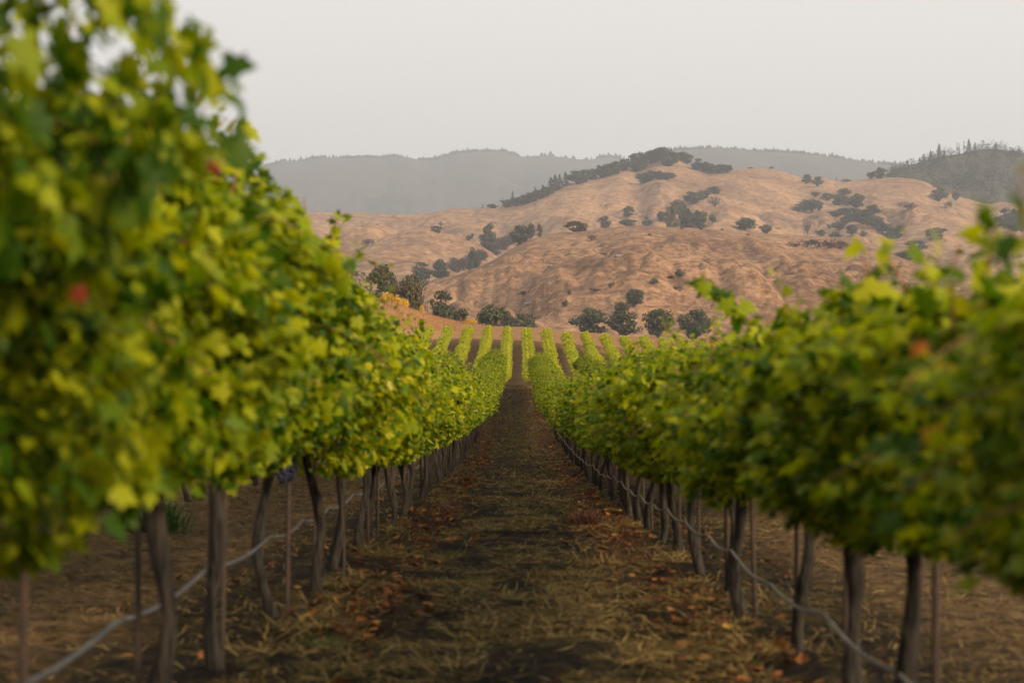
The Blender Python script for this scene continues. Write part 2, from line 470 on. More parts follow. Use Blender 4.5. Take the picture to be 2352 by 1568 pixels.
# ------------------------------------------------------------------ ground sheet
def ground_material():
    m, n, l, o = new_mat('vineyard_soil')
    g = n.new('ShaderNodeNewGeometry')
    va = n.new('ShaderNodeVertexColor'); va.layer_name = 'zone'
    sep = n.new('ShaderNodeSeparateColor'); l.new(va.outputs[0], sep.inputs[0])
    def tex(sc, det, stretch=(1, 1, 1), dist=0):
        mp = n.new('ShaderNodeMapping'); mp.inputs['Scale'].default_value = stretch
        t = n.new('ShaderNodeTexNoise'); t.inputs['Scale'].default_value = sc; t.inputs['Detail'].default_value = det
        t.inputs['Roughness'].default_value = .65; t.inputs['Distortion'].default_value = dist
        l.new(g.outputs['Position'], mp.inputs[0]); l.new(mp.outputs[0], t.inputs[0])
        return t
    def mix(f, a, b):
        x = n.new('ShaderNodeMix'); x.data_type = 'RGBA'
        l.new(f, x.inputs[0]); l.new(a, x.inputs[6]); l.new(b, x.inputs[7])
        return x.outputs[2]
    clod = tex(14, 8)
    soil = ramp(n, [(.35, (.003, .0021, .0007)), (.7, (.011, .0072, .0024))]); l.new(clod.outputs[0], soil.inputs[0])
    st = tex(5, 9, (1, 1, 1), 1.5)
    mat_ = tex(2.6, 4, (1, .26, 1), .5)
    straw = ramp(n, [(.4, (.02, .013, .004)), (.62, (.07, .046, .013))]); l.new(clod.outputs[0], straw.inputs[0])
    mm = n.new('ShaderNodeMath'); mm.operation = 'MULTIPLY'; l.new(st.outputs[0], mm.inputs[0]); l.new(mat_.outputs[0], mm.inputs[1])
    sm = ramp(n, [(.25, (0, 0, 0)), (.34, (.7, .7, .7))]); l.new(mm.outputs[0], sm.inputs[0])
    c = mix(sm.outputs[0], soil.outputs[0], straw.outputs[0])
    # dry field beside the rows
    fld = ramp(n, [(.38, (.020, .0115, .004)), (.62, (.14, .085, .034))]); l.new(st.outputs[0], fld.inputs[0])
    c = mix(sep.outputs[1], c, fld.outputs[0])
    # leaf litter strips
    lt = ramp(n, [(.40, (.018, .011, .007)), (.58, (.10, .038, .016)), (.72, (.20, .085, .032))]); l.new(clod.outputs[0], lt.inputs[0])
    c = mix(sep.outputs[2], c, lt.outputs[0])
    # tall orange grass of the knoll and the pale headland
    kn = tex(.9, 8, (1, 1, .35), .4)
    kc = ramp(n, [(.32, (.24, .115, .046)), (.66, (.42, .23, .10))]); l.new(kn.outputs[0], kc.inputs[0])
    c = mix(sep.outputs[0], c, kc.outputs[0])
    p = n.new('ShaderNodeBsdfPrincipled'); p.inputs['Roughness'].default_value = .95; p.inputs['Specular IOR Level'].default_value = .08
    l.new(c, p.inputs['Base Color'])
    b = n.new('ShaderNodeBump'); b.inputs['Strength'].default_value = .9; b.inputs['Distance'].default_value = .03
    l.new(clod.outputs[0], b.inputs['Height']); l.new(b.outputs[0], p.inputs['Normal'])
    l.new(p.outputs[0], o.inputs['Surface'])
    return m

def axis(parts):
    r = [np.arange(a, b, s) for a, b, s in parts]
    return np.concatenate(r)
gx = axis([(0, 3, .1), (3, 8, .25), (8, 40, 1.5)]); e = [40.0]
while e[-1] < 7500: e.append(e[-1] * 1.2)
gx = np.concatenate([gx, e]); gx = np.concatenate([-gx[:0:-1], gx])
gy = axis([(-60, -6, 6), (-6, 2, 1), (2, 30, .12), (30, 70, .35), (70, 130, .8), (130, 360, 1.6)]); e = [360.0]
while e[-1] < 8500: e.append(e[-1] * 1.1)
gy = np.concatenate([gy, e])
GX, GY = np.meshgrid(gx, gy)
GZ = ground_z(GX, GY)
GZ = GZ - 2.5 * sstep(700, 1200, np.hypot(GX, GY))
n_, m_ = GX.shape
i_ = np.arange(n_ - 1)[:, None] * m_; j_ = np.arange(m_ - 1)[None]
Q_ = np.stack([i_ + j_, i_ + j_ + 1, i_ + m_ + j_ + 1, i_ + m_ + j_], -1).reshape(-1, 4)
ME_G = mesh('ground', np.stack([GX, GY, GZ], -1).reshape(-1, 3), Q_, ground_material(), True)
zone = np.zeros((n_ * m_, 4), np.float32); zone[:, 3] = 1
xx, yy = GX.ravel(), GY.ravel()
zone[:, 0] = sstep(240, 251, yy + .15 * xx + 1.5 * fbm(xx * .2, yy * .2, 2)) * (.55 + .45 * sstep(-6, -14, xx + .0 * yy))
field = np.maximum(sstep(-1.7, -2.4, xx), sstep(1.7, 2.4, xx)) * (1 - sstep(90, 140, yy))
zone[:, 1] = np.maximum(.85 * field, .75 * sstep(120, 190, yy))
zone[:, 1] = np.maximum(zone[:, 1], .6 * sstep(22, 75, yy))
litter = np.exp(-((np.abs(xx) - .88) / .22) ** 2) * sstep(9, 22, yy) * (1 - sstep(100, 130, yy))
litter = litter * np.clip(.55 + .6 * fbm(xx * 1.5, yy * .6, 3), 0, 1)
band = np.exp(-((yy - 110) / 4.5) ** 2) * .85
zone[:, 2] = np.maximum(litter, band * (np.abs(xx) < 1.2))
zone[:, 0] = np.maximum(zone[:, 0], .20 * sstep(125, 185, yy))
zone[:, 0] = np.maximum(zone[:, 0], .55 * np.exp(-((yy - 109) / 3.5) ** 2) * (np.abs(xx) < 1.3))
ca = ME_G.color_attributes.new('zone', 'FLOAT_COLOR', 'POINT')
ca.data.foreach_set('color', zone.ravel())
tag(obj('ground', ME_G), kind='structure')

# ------------------------------------------------------------------ grapevines
def vine_foliage(seed, top, bottom=.78, n=2400, hw=.36, size=.059, long_shoots=5, templ=(LEAF_V, LEAF_F)):
    r = np.random.default_rng(seed)
    # rounded wall of leaves along Y, leaves thickest near its skin, lumpy outline
    k = int(n * 2.6)
    y = r.uniform(-1.0, 1.0, k); u = r.uniform(0, 1, k)
    off = seed * 3.7
    ztop = top + .12 * fbm(y * 1.6 + off, y * 0 + off, 2)
    ztop = ztop + .10 * vnoise(y * 5.3 + off, y * 0 + 2 * off)
    zbot = bottom + .09 * fbm(y * 2.1 + off + 9, y * 0 + off, 2)
    z = zbot + (ztop - zbot) * u
    prof_w = np.interp(u, [0, .12, .35, .65, .85, 1], [.42, .8, 1, .95, .72, .28])
    lump = 1 + .58 * fbm(y * 1.9 + off, z * 2.1 + off * .3, 3)
    sgn = np.where(r.random(k) < .5, -1, 1)
    lump2 = 1 + .58 * fbm(y * 1.9 - off, z * 2.1 - off * .3 + 50, 3)
    w = hw * prof_w * np.where(sgn > 0, lump, lump2)
    q = r.random(k) ** .45
    x = sgn * w * q
    dens = fbm(y * 4.2 + off, z * 4.2 + sgn * 7, 2)
    keep = (r.random(k) < np.clip(.6 + .9 * dens, .05, 1))
    idx = np.nonzero(keep)[0][:n]
    x, y, z, sgn, u, q = x[idx], y[idx], z[idx], sgn[idx], u[idx], q[idx]
    P = np.column_stack([x, y, z])
    N = np.column_stack([sgn * (.85 - .5 * u), .0 * y, .35 + .75 * u]) + r.normal(0, .72, (len(P), 3))
    D = np.column_stack([sgn * .5, 0 * y, -.9 + .2 * u]) + r.normal(0, .45, (len(P), 3))
    S = size * r.uniform(.42, 1.28, len(P))
    PP, NN, DD, SS = [P], [N], [D], [S]
    canes = []
    # shoots that stand out of the wall: upwards, or arching over into the aisle
    for s in range(long_shoots):
        y0 = r.uniform(-.9, .9); sg = -1 if r.random() < .5 else 1
        arch = s % 2 == 0
        L = r.uniform(.15, .42)
        m = 14; t = np.linspace(0, 1, m)
        if arch:
            z0 = r.uniform(bottom + .25, top - .1)
            px = sg * (hw * .75 + L * t * .9); pz = z0 + .12 * t - .35 * t ** 2 * L * 2
        else:
            z0 = top - .12
            px = sg * hw * r.uniform(0, .6) + r.normal(0, .15) * t; pz = z0 + L * t * 1.05
        py = y0 + r.normal(0, .25) * t
        C = np.column_stack([px, py, pz])
        canes.append(tube(C, np.linspace(.004, .0018, m), 4))
        for rep in range(2):
            PP.append(C + r.normal(0, .035, (m, 3)))
            NN.append(np.column_stack([r.normal(0, .6, m), r.normal(0, .6, m), np.full(m, .6)]))
            DD.append(np.column_stack([r.normal(0, .8, m), r.normal(0, .8, m), np.full(m, -.5)]))
            SS.append(size * (1.05 - .55 * t) * r.uniform(.7, 1.1, m))
    V, Fs = leaves(np.concatenate(PP), np.concatenate(NN), np.concatenate(DD), np.concatenate(SS), templ)
    # canes inside the wall
    for s in range(9):
        y0 = r.uniform(-.9, .9); m = 7; t = np.linspace(0, 1, m); sg = r.uniform(-1, 1)
        C = np.column_stack([sg * hw * .95 * t ** .8, y0 + r.normal(0, .22) * t, .93 + (top - 1.0) * t])
        C += r.normal(0, .012, C.shape)
        canes.append(tube(C, np.linspace(.006, .003, m), 5))
    CV, CF = join(canes)
    return V, Fs, CV, CF

def trunk_mesh(seed, h=.95):
    r = np.random.default_rng(seed + 500)
    m = 14; t = np.linspace(0, 1, m)
    ph = r.uniform(0, 6.28, 4)
    P = np.column_stack([.030 * np.sin(t * 3.4 + ph[0]) + .024 * np.sin(t * 8 + ph[1]) + r.normal(0, .03) * t,
                         .04 * np.sin(t * 3 + ph[2]) + .02 * np.sin(t * 7 + ph[3]), -.06 + (h + .06) * t])
    P[:, :2] -= P[0, :2]
    R = .028 + .013 * np.exp(-t * 9) + .005 * np.sin(t * 13 + ph[1]) + .012 * np.exp(-((t - 1) / .08) ** 2)
    V, Fs = tube(P, R, 10)
    c = np.repeat(P, 10, 0)
    d = V - c
    ang = np.arctan2(d[:, 1], d[:, 0])
    V = c + d * (1 + .16 * np.sin(ang * 3 + V[:, 2] * 5 + ph[0]) + .09 * np.sin(ang * 5 - V[:, 2] * 9))[:, None]
    top = P[-1]
    parts = []
    for sg in (-1, 1):
        k = 9; q = np.linspace(0, 1, k)
        C = top + np.column_stack([.02 * np.sin(q * 5 + ph[1]) * q, sg * .92 * q, .03 * np.sin(q * 6 + ph[2]) * q - .02 * (1 - q)])
        parts.append(tube(C, np.linspace(.026, .014, k), 7))
    return mesh('trunk', V, Fs, M_BARK, True), mesh('cordon', *join(parts), M_BARK, True)

def grape_mesh(seed):
    r = np.random.default_rng(seed + 900)
    base = ico(1)
    parts = [tube([(0, 0, .03), (0, 0, 0), (0, 0, -.08), (0, 0, -.165)], [.004, .034, .026, .006], 8)]
    for i in range(60):
        t = r.random() ** .8
        rad = .045 * (1 - t) ** .6 + .004
        a = r.uniform(0, 6.28)
        c = np.array([rad * math.cos(a), rad * math.sin(a), -.17 * t])
        parts.append((base[0] * .0085 + c, [base[1]]))
    return mesh('grape_cluster', *join(parts), M_GRAPE, True)

def ico(sub):
    p = (1 + 5 ** .5) / 2
    V = [(-1, p, 0), (1, p, 0), (-1, -p, 0), (1, -p, 0), (0, -1, p), (0, 1, p), (0, -1, -p), (0, 1, -p), (p, 0, -1), (p, 0, 1), (-p, 0, -1), (-p, 0, 1)]
    Fc = [(0, 11, 5), (0, 5, 1), (0, 1, 7), (0, 7, 10), (0, 10, 11), (1, 5, 9), (5, 11, 4), (11, 10, 2), (10, 7, 6), (7, 1, 8),
          (3, 9, 4), (3, 4, 2), (3, 2, 6), (3, 6, 8), (3, 8, 9), (4, 9, 5), (2, 4, 11), (6, 2, 10), (8, 6, 7), (9, 8, 1)]
    V = [np.array(v) / np.linalg.norm(v) for v in V]
    for _ in range(sub):
        c, nf = {}, []
        def mid(a, b):
            k = (min(a, b), max(a, b))
            if k not in c:
                v = V[a] + V[b]; V.append(v / np.linalg.norm(v)); c[k] = len(V) - 1
            return c[k]
        for a, b, d in Fc:
            x, y, z = mid(a, b), mid(b, d), mid(d, a)
            nf += [(a, x, z), (b, y, x), (d, z, y), (x, y, z)]
        Fc = nf
    return np.array(V), np.array(Fc)

def proto(seed, **kw):
    V, Fs, CV, CF = vine_foliage(seed, **kw)
    t, c = trunk_mesh(seed)
    nl = len(Fs[0])
    V2, F2 = join([(V, Fs), (CV, CF)])
    mi = np.concatenate([np.r_[np.zeros(nl, int), np.ones(len(f) - nl, int)] if f.shape[1] == 3 else np.ones(len(f), int) for f in F2])
    return dict(foliage=mesh('foliage', V2, F2, [M_LEAF, M_CANE], True, mi), trunk=t, cordon=c)

TALL = [proto(s, top=1.96, bottom=.90, n=7400, hw=.40, long_shoots=13) for s in range(6)]
MIDP = [proto(60 + s, top=1.74, bottom=.76, n=6600, hw=.46, long_shoots=13) for s in range(6)]
LOW = [proto(20 + s, top=1.66, bottom=.88, n=6000, hw=.38, long_shoots=11) for s in range(6)]
def far_proto(s, top):
    V, Fs, CV, CF = vine_foliage(40 + s, top, n=1100, hw=.47, size=.125, long_shoots=5, templ=CLUMP)
    t, c = trunk_mesh(40 + s)
    return dict(foliage=mesh('foliage', V, Fs, M_LEAF_FAR, False), trunk=t)
FARP = [far_proto(s, 1.75) for s in range(4)]
GRAPES = [grape_mesh(s) for s in range(3)]

def vine(p, x, y, label, group, zs=1.0, xs=1.0, flip=False, parts=('trunk', 'cordon', 'foliage'), grapes=0, r=random):
    z = float(ground_z(x, y))
    e = bpy.data.objects.new('grapevine', None)
    COL.objects.link(e)
    e.empty_display_size = .2
    e.location = (x, y, z)
    e.rotation_euler = (0, 0, (math.pi if flip else 0) + r.uniform(-.03, .03))
    tag(e, label, 'grapevine', group)
    for k in parts:
        if k not in p: continue
        sc = (xs, 1, zs) if k in ('foliage', 'canes') else (1, 1, 1)
        obj(k, p[k], e, scale=sc)
    for g in range(grapes):
        sg = 1 if r.random() < .5 else -1
        obj('grape_cluster', r.choice(GRAPES), e, loc=(sg * r.uniform(.04, .12), r.uniform(-.75, .75), r.uniform(.88, .98)))
    return e

ORD = ['first', 'second', 'third', 'fourth', 'fifth', 'sixth', 'seventh', 'eighth', 'ninth', 'tenth', 'eleventh', 'twelfth']
LEFT_Y = [2.95, 4.74, 6.43, 8.35, 10.47, 12.05, 13.67, 15.8, 17.5, 19.4]
while LEFT_Y[-1] < 112: LEFT_Y.append(LEFT_Y[-1] + random.uniform(1.7, 1.95))
RIGHT_Y = [2.9, 4.45, 5.99, 7.42, 8.97, 10.6, 11.9, 13.5, 15.2, 16.8, 18.5]
while RIGHT_Y[-1] < 112: RIGHT_Y.append(RIGHT_Y[-1] + random.uniform(1.55, 1.75))

def row_label(i, n, row):
    if i < 12:
        return 'grapevine with bare grey trunk, %s from the front of the %s row' % (ORD[i], row)
    f = (i - 12) / (n - 12)
    if f < .34: return 'grapevine in the %s row along the aisle, where its trunks begin to crowd together' % row
    if f < .67: return 'grapevine in the %s row along the aisle, its trunk lost behind nearer trunks' % row
    return 'grapevine in the %s row near the dip where the aisle narrows' % row

VINES = 0
LV, RV = {}, {}
for i, y in enumerate(LEFT_Y):
    hs_ = float(np.interp(y, [3, 4.2, 4.9, 6.2, 8.0, 8.6, 10.2, 11.6, 30, 112], [1.2, 1.05, .95, .96, 1.0, 1.03, .90, .95, 1.0, 1.03]))
    LV[i] = vine((TALL if y < 11 else MIDP)[(i * 5 + 1) % 6], -1.24 + random.uniform(-.04, .04), y, row_label(i, len(LEFT_Y), 'tall'), 'grapevines of the tall row along the aisle',
         zs=random.uniform(.97, 1.03) * hs_, xs=random.uniform(.92, 1.08), flip=bool(i % 2), grapes=2 if 2 < i < 9 else 0)
    VINES += 1
for i, y in enumerate(RIGHT_Y):
    hs_ = float(np.interp(y, [3, 5, 7, 8.5, 12.9, 13.1, 25, 50], [.80, .85, .88, .81, .82, .83, .88, .95]))
    RV[i] = vine((LOW if y < 13 else MIDP)[(i * 5 + 2) % 6], 1.24 + random.uniform(-.04, .04), y, row_label(i, len(RIGHT_Y), 'low'), 'grapevines of the low row along the aisle',
         zs=random.uniform(.97, 1.03) * hs_, xs=random.uniform(.92, 1.08), flip=bool(i % 2), grapes=2 if 2 < i < 9 else 0)
    VINES += 1

def side_row(x, y0, y1, step, protos, label, group, zs=.95):
    global VINES
    y = y0; i = 0
    while y < y1:
        vine(protos[(i * 5 + 3) % len(protos)], x + random.uniform(-.05, .05), y, label, group, zs=zs * random.uniform(.95, 1.05), flip=bool(i % 2),
             parts=('trunk', 'cordon', 'foliage'))
        VINES += 1; i += 1
        y += random.uniform(step - .1, step + .1)

side_row(-3.68, 11.5, 42, 1.83, TALL, 'grapevine glimpsed beneath the tall row, in the next row across the dry grass', 'grapevines in the row behind the tall row', .9)
side_row(-3.68, 84, 112, 1.83, TALL, 'grapevine topping out behind the tall row where the ground dips', 'grapevines behind the tall row at the dip', .88)
side_row(3.68, 62, 112, 1.75, LOW, 'grapevine in the row just behind the low row, seen over its tops', 'grapevines in the row just behind the low row')
side_row(6.12, 88, 112, 1.83, LOW, 'grapevine two rows behind the low row, seen over its tops', 'grapevines two rows behind the low row')

# far slope: the middle rows vine by vine, the rest as one mass
def far_ok(x, y):
    return True
far_mass = []
budget = 298 - VINES
mid_rows = [(-1.24, 'just left of the aisle'), (1.24, 'just right of the aisle'), (-3.68, 'two rows left of the aisle'), (3.68, 'two rows right of the aisle')]
slots = []
for k in range(-5, 13):
    x = -1.24 + 2.46 * (k + 1) if k < 0 else 1.24 + 2.46 * k
    yend = 253 - .25 * max(0, -x - 6) + .35 * max(0, x - 12)
    y = 186.0 + random.uniform(0, 1)
    while y < yend:
        slots.append((abs(x) - .06 * (y - 186), x, y))
        y += 1.83
slots.sort(key=lambda s: (-1 if (abs(s[1]) < 4 and s[2] > 226) else 0, abs(s[1]), -s[2]))
for q, (d, x, y) in enumerate(slots):
    if q < budget:
        which = 'first' if abs(x) < 2 else ('second' if abs(x) < 5 else 'third')
        side = 'towards the knoll' if x < 0 else 'away from the knoll'
        vine(FARP[q % 4], x + random.uniform(-.05, .05), y, 'small bright grapevine on the far slope, %s row %s from the aisle' % (which, side),
             'far slope grapevines, %s row %s' % (which, side), zs=random.uniform(.88, 1.1), xs=random.uniform(.85, 1.12), flip=bool(q % 2))
        VINES += 1
    else:
        p = FARP[q % 4]['foliage']
        far_mass.append((x, y, q))
for k in range(2, 9):                                   # the rows beyond the two along the aisle
    for sg in (-1, 1):
        x = sg * (1.24 + 2.44 * (k - 1))
        y = 13.0 + 7 * (k - 1)
        while y < 113:
            own = (sg < 0 and k == 2 and (y < 42 or y > 84)) or (sg > 0 and k == 2 and y > 62) or (sg > 0 and k == 3 and y > 88)
            if not own and not (sg > 0 and k == 2 and y < 18): far_mass.append((x, y, int(y * 7) + k))
            y += 1.83
cache = []
for p in FARP:
    me = p['foliage']; a = np.empty(len(me.vertices) * 3, np.float32); me.vertices.foreach_get('co', a)
    f = np.empty(len(me.loops), np.int32); me.loops.foreach_get('vertex_index', f)
    cache.append((a.reshape(-1, 3), f.reshape(-1, 3)))
parts = []
for x, y, q in far_mass:
    V, f = cache[q % 4]
    s = -1 if q % 2 else 1
    if random.random() < .04: continue
    V = V * [s * random.uniform(.85, 1.12), s, random.uniform(.88, 1.1)] + [x + random.uniform(-.1, .1), y, float(ground_z(x, y))]
    parts.append((V, [f]))
    if y < 120:
        parts.append(tube([(x, y, float(ground_z(x, y)) - .05), (x + random.uniform(-.05, .05), y, float(ground_z(x, y)) + 1.0)], .035, 5, False))
if parts:
    tag(obj('distant_vines', (lambda VF: mesh('distant_vines', VF[0], VF[1], [M_LEAF_FAR, M_BARK], False, np.concatenate([np.full(len(f), int(f.shape[1] == 4)) for f in VF[1]])))(join(parts))), 'bright green vine rows striping the far slope of the vineyard', 'grapevines', kind='stuff')

# single shoots that stand out against the sky and the hills, and the few withered leaves that catch the eye
def shoot(e, pts, seed, size=.10, every=.045):
    r = np.random.default_rng(seed)
    W = np.array([((px - CX) / F * Y, Y, CAM_H + (CY - py) / F * Y) for px, py, Y in pts])
    t = np.linspace(0, 1, len(W)); q = np.linspace(0, 1, 24)
    C = np.column_stack([np.interp(q, t, W[:, k]) for k in range(3)])
    M = np.array((Matrix.Translation(e.location) @ e.rotation_euler.to_matrix().to_4x4()).inverted())
    C = C @ M[:3, :3].T + M[:3, 3]
    L = np.linalg.norm(np.diff(C, axis=0), axis=1).sum()
    n = max(8, int(L / every) * 2)
    u = np.linspace(.1, 1, n)
    P = np.column_stack([np.interp(u, q, C[:, k]) for k in range(3)]) + r.normal(0, .032, (n, 3))
    V, Fs = leaves(P, np.column_stack([r.normal(0, .7, n), r.normal(-.3, .5, n), np.full(n, .5)]),
                   np.column_stack([r.normal(0, .8, n), r.normal(0, .5, n), np.full(n, -.5)]), size * (1.1 - .5 * u) * r.uniform(.7, 1.15, n))
    CVv, CFf = tube(C, np.linspace(.005, .002, 24), 5)
    V2, F2 = join([(V, Fs), (CVv, CFf)])
    mi = np.concatenate([np.zeros(len(f), int) if f.shape[1] == 3 else np.ones(len(f), int) for f in F2])
    obj('shoot', mesh('shoot', V2, F2, [M_LEAF, M_CANE], True, mi), e)
shoot(LV[1], [(318, 330, 5.0), (345, 240, 5.05), (372, 165, 5.1), (398, 95, 5.1), (432, 62, 5.15)], 1)
shoot(LV[1], [(260, 250, 5.0), (300, 130, 5.05), (345, 45, 5.1)], 2)
shoot(LV[2], [(440, 400, 6.3), (462, 300, 6.4), (470, 245, 6.4)], 3)
shoot(LV[2], [(500, 420, 6.6), (520, 330, 6.7), (540, 272, 6.7)], 4)
shoot(LV[4], [(690, 620, 9.6), (694, 530, 9.6), (700, 452, 9.7)], 5)
shoot(LV[4], [(745, 650, 10.0), (760, 560, 10.1), (782, 492, 10.2)], 6)
shoot(LV[4], [(800, 720, 10.6), (806, 650, 10.7), (803, 590, 10.7)], 7)
shoot(LV[6], [(880, 830, 13.2), (895, 775, 13.4), (905, 728, 13.5)], 8)
shoot(LV[7], [(945, 850, 15.4), (958, 790, 15.6), (962, 738, 15.7)], 9)
shoot(RV[4], [(1770, 830, 8.6), (1700, 720, 8.8), (1645, 660, 8.9), (1606, 626, 9.0)], 10, .115)
shoot(RV[3], [(1845, 800, 7.5), (1815, 720, 7.5), (1792, 662, 7.5)], 11)
shoot(RV[2], [(2010, 720, 6.0), (1990, 630, 6.0), (1975, 556, 6.0)], 12, .12)
shoot(RV[2], [(2120, 740, 5.3), (2075, 650, 5.3), (2040, 590, 5.3)], 13)
shoot(RV[1], [(2240, 780, 4.6), (2262, 640, 4.6), (2285, 535, 4.6)], 14)
shoot(RV[1], [(2190, 760, 4.6), (2185, 650, 4.6), (2200, 560, 4.6)], 15)
shoot(RV[0], [(2380, 640, 3.4), (2352, 500, 3.4), (2340, 385, 3.4)], 16)
def withered(e, px, py, Y, size, m, lab, seed):
    r = np.random.default_rng(seed)
    M = np.array((Matrix.Translation(e.location) @ e.rotation_euler.to_matrix().to_4x4()).inverted())
    w = np.array([(px - CX) / F * Y, Y, CAM_H + (CY - py) / F * Y])
    V, Fs = leaves((M[:3, :3] @ w + M[:3, 3])[None], np.array([[-.3 * np.sign(w[0]), -1, .3]]) @ M[:3, :3].T, np.array([[.3, 0, -1.]]) @ M[:3, :3].T, np.array([size]))
    o = obj('withered_leaf', mesh('withered_leaf', V, Fs, m, True), e); o['label'] = lab
M_WY = simple('withered_yellow', (.42, .23, .012), .8, (30, (.30, .15, .012), (1, 1, 1)), 0, .08)
M_WO = simple('withered_orange', (.30, .10, .010), .8, (30, (.20, .065, .01), (1, 1, 1)), 0, .08)
M_WR = simple('withered_red', (.13, .022, .007), .8, (30, (.09, .015, .007), (1, 1, 1)), 0, .08)
withered(RV[1], 2140, 985, 4.05, .055, M_WY, 'large yellow withered leaf', 1)
withered(RV[1], 2108, 792, 4.3, .045, M_WO, 'orange withered leaf', 2)
withered(RV[1], 2170, 838, 4.2, .04, M_WY, 'yellow withered leaf', 3)
withered(LV[0], 178, 662, 3.75, .04, M_WR, 'red withered leaf', 4)
withered(LV[2], 488, 368, 6.3, .06, M_WR, 'red withered leaf', 6)

# training stakes beside the nearer trunks
def stake_mesh():
    V, Fs = tube([(0, 0, -.1), (0, 0, .6), (0, 0, 1.3)], .011, 6)
    rib = tube([(.012, 0, -.1), (.012, 0, 1.3)], .005, 4)
    return mesh('vine_stake', *join([(V, Fs), rib]), M_STAKE)
ME_STAKE = stake_mesh()
for row, ys, x0, sg in (('tall', LEFT_Y, -1.24, -1), ('low', RIGHT_Y, 1.24, 1)):
    for i, y in enumerate(ys[1:24], 1):
        x = x0 + random.uniform(-.02, .05); yy_ = y + random.uniform(.07, .13)
        o = obj('vine_stake', ME_STAKE, loc=(x, yy_, float(ground_z(x, yy_))), rot=(random.uniform(-.03, .03), random.uniform(-.03, .03), random.uniform(0, 3)))
        lab = ('thin dark stake beside the %s trunk from the front of the %s row' % (ORD[i], row)) if i < 12 else 'thin dark stake among the crowded trunks of the %s row' % row
        tag(o, lab, 'stake', 'training stakes in the %s row' % row)

# drip hoses slung along the rows
def hose(name, xs, ys, zs, label, rad=.011):
    P = []
    for i in range(len(ys) - 1):
        for t in np.linspace(0, 1, 7)[:-1]:
            y = ys[i] + (ys[i + 1] - ys[i]) * t
            x = xs[i] + (xs[i + 1] - xs[i]) * t
            P.append((x, y, float(ground_z(x, y, False)) + zs[i] + (zs[i + 1] - zs[i]) * t - .035 * math.sin(math.pi * t)))
    P = np.array(P)
    V, Fs = tube(P, rad, 8)
    o = obj(name, mesh(name, V, Fs, M_HOSE, True))
    tag(o, label, 'hose')
ly = [3.0] + LEFT_Y[1:26]
hose('drip_hose', [-1.30 + .0 * y for y in ly], ly, [.47 + random.uniform(-.02, .02) for _ in ly], 'grey drip hose slung behind the trunks of the tall row', .0085)
ry = [3.0] + RIGHT_Y[1:34]
M_HOSE = simple('drip_hose_dusty', (.17, .155, .13), .7, (6, (.11, .10, .085), (1, 1, 1)))
hose('drip_hose', [1.14 for y in ry], ry, [.38 + random.uniform(-.03, .03) for _ in ry], 'thin pale drip hose slung across the trunks of the low row', .0075)
by = list(np.arange(12, 40, 1.83))
hose('drip_hose', [-3.63 for y in by], by, [.46 + random.uniform(-.02, .02) for _ in by], 'faint drip hose in the row glimpsed beneath the tall row', .011)

# ------------------------------------------------------------------ dry grass, fallen leaves, weeds
M_STRAW = leaf_material('dry_straw', [(0, (.03, .02, .006)), (.5, (.115, .078, .026)), (1, (.38, .27, .10))], .2, (1, 1, 1), .8, 0, .1)
M_KNOLLGRASS = leaf_material('orange_grass', [(0, (.24, .115, .042)), (.5, (.38, .20, .08)), (1, (.50, .30, .135))], .3, (1, 1, 1), .8, 0, .1)
M_WEED = leaf_material('green_weed', [(0, (.03, .07, .012)), (1, (.10, .16, .03))], .3)
M_DEADLEAF = leaf_material('dead_leaf', [(0, (.03, .012, .005)), (.45, (.085, .028, .008)), (.75, (.18, .062, .016)), (.94, (.32, .13, .035)), (1, (.36, .22, .04))], .25, (1.1, 1, .8), .7, 0, .2)

def blades(x, y, length, width, tilt, mat, name, r, curl=.3, fine=True):
    n = len(x)
    z = ground_z(x, y, fine)
    a = r.uniform(0, 6.283, n)
    up = np.sin(tilt); fl = np.cos(tilt)
    d = np.column_stack([np.cos(a) * fl, np.sin(a) * fl, up])
    s = np.column_stack([-np.sin(a), np.cos(a), np.zeros(n)]) * width[:, None]
    s[:, 2] += r.normal(0, .4, n) * width
    b = np.column_stack([x, y, z - .002])
    c = r.normal(0, curl, (n, 1)) * s / width[:, None]
    m_ = b + d * (length * .55)[:, None] + c * (length * .3)[:, None]
    t_ = b + d * length[:, None] * [1, 1, .85] + c * (length * .9)[:, None]
    m_[:, 2] = np.maximum(m_[:, 2], z + .006); t_[:, 2] = np.maximum(t_[:, 2], z + .004)
    V = np.stack([b - s * .5, b + s * .5, m_ + s * .5, m_ - s * .5, t_], 1).reshape(-1, 3)
    o = np.arange(n)[:, None] * 5
    return mesh(name, V, [o + [0, 1, 2, 3], o + [3, 2, 4]], mat)

def scatter(n, x0, x1, y0, y1, r, p=1.0):
    """positions with density falling with distance"""
    t = r.random(n)
    y = y0 * (y1 / y0) ** (t ** p)
    return r.uniform(x0, x1, n), y

r = np.random.default_rng(5)
x, y = scatter(210000, -1.25, 1.25, 6.5, 113, r)
dn = fbm(x * 3.0, y * .75, 3) + .35 * np.exp(-((np.abs(x) - .05) / .45) ** 2) + .5 * vnoise(x * 4.5, y * 4.5)
k = r.random(len(x)) < np.clip(.16 + 1.05 * dn, .05, 1)
x, y = x[k], y[k]
sc = np.clip(y / 18, 1, 4.5)
tilt = np.abs(r.normal(0, .2, len(x))) + (r.random(len(x)) < .03) * r.uniform(.2, .9, len(x))
ME = blades(x, y, r.uniform(.05, .17, len(x)), r.uniform(.0022, .0045, len(x)) * sc, tilt, M_STRAW, 'mown_grass', r)
tag(obj('mown_grass', ME), 'flattened dry straw matted over the dark soil of the aisle', 'grass', kind='stuff')
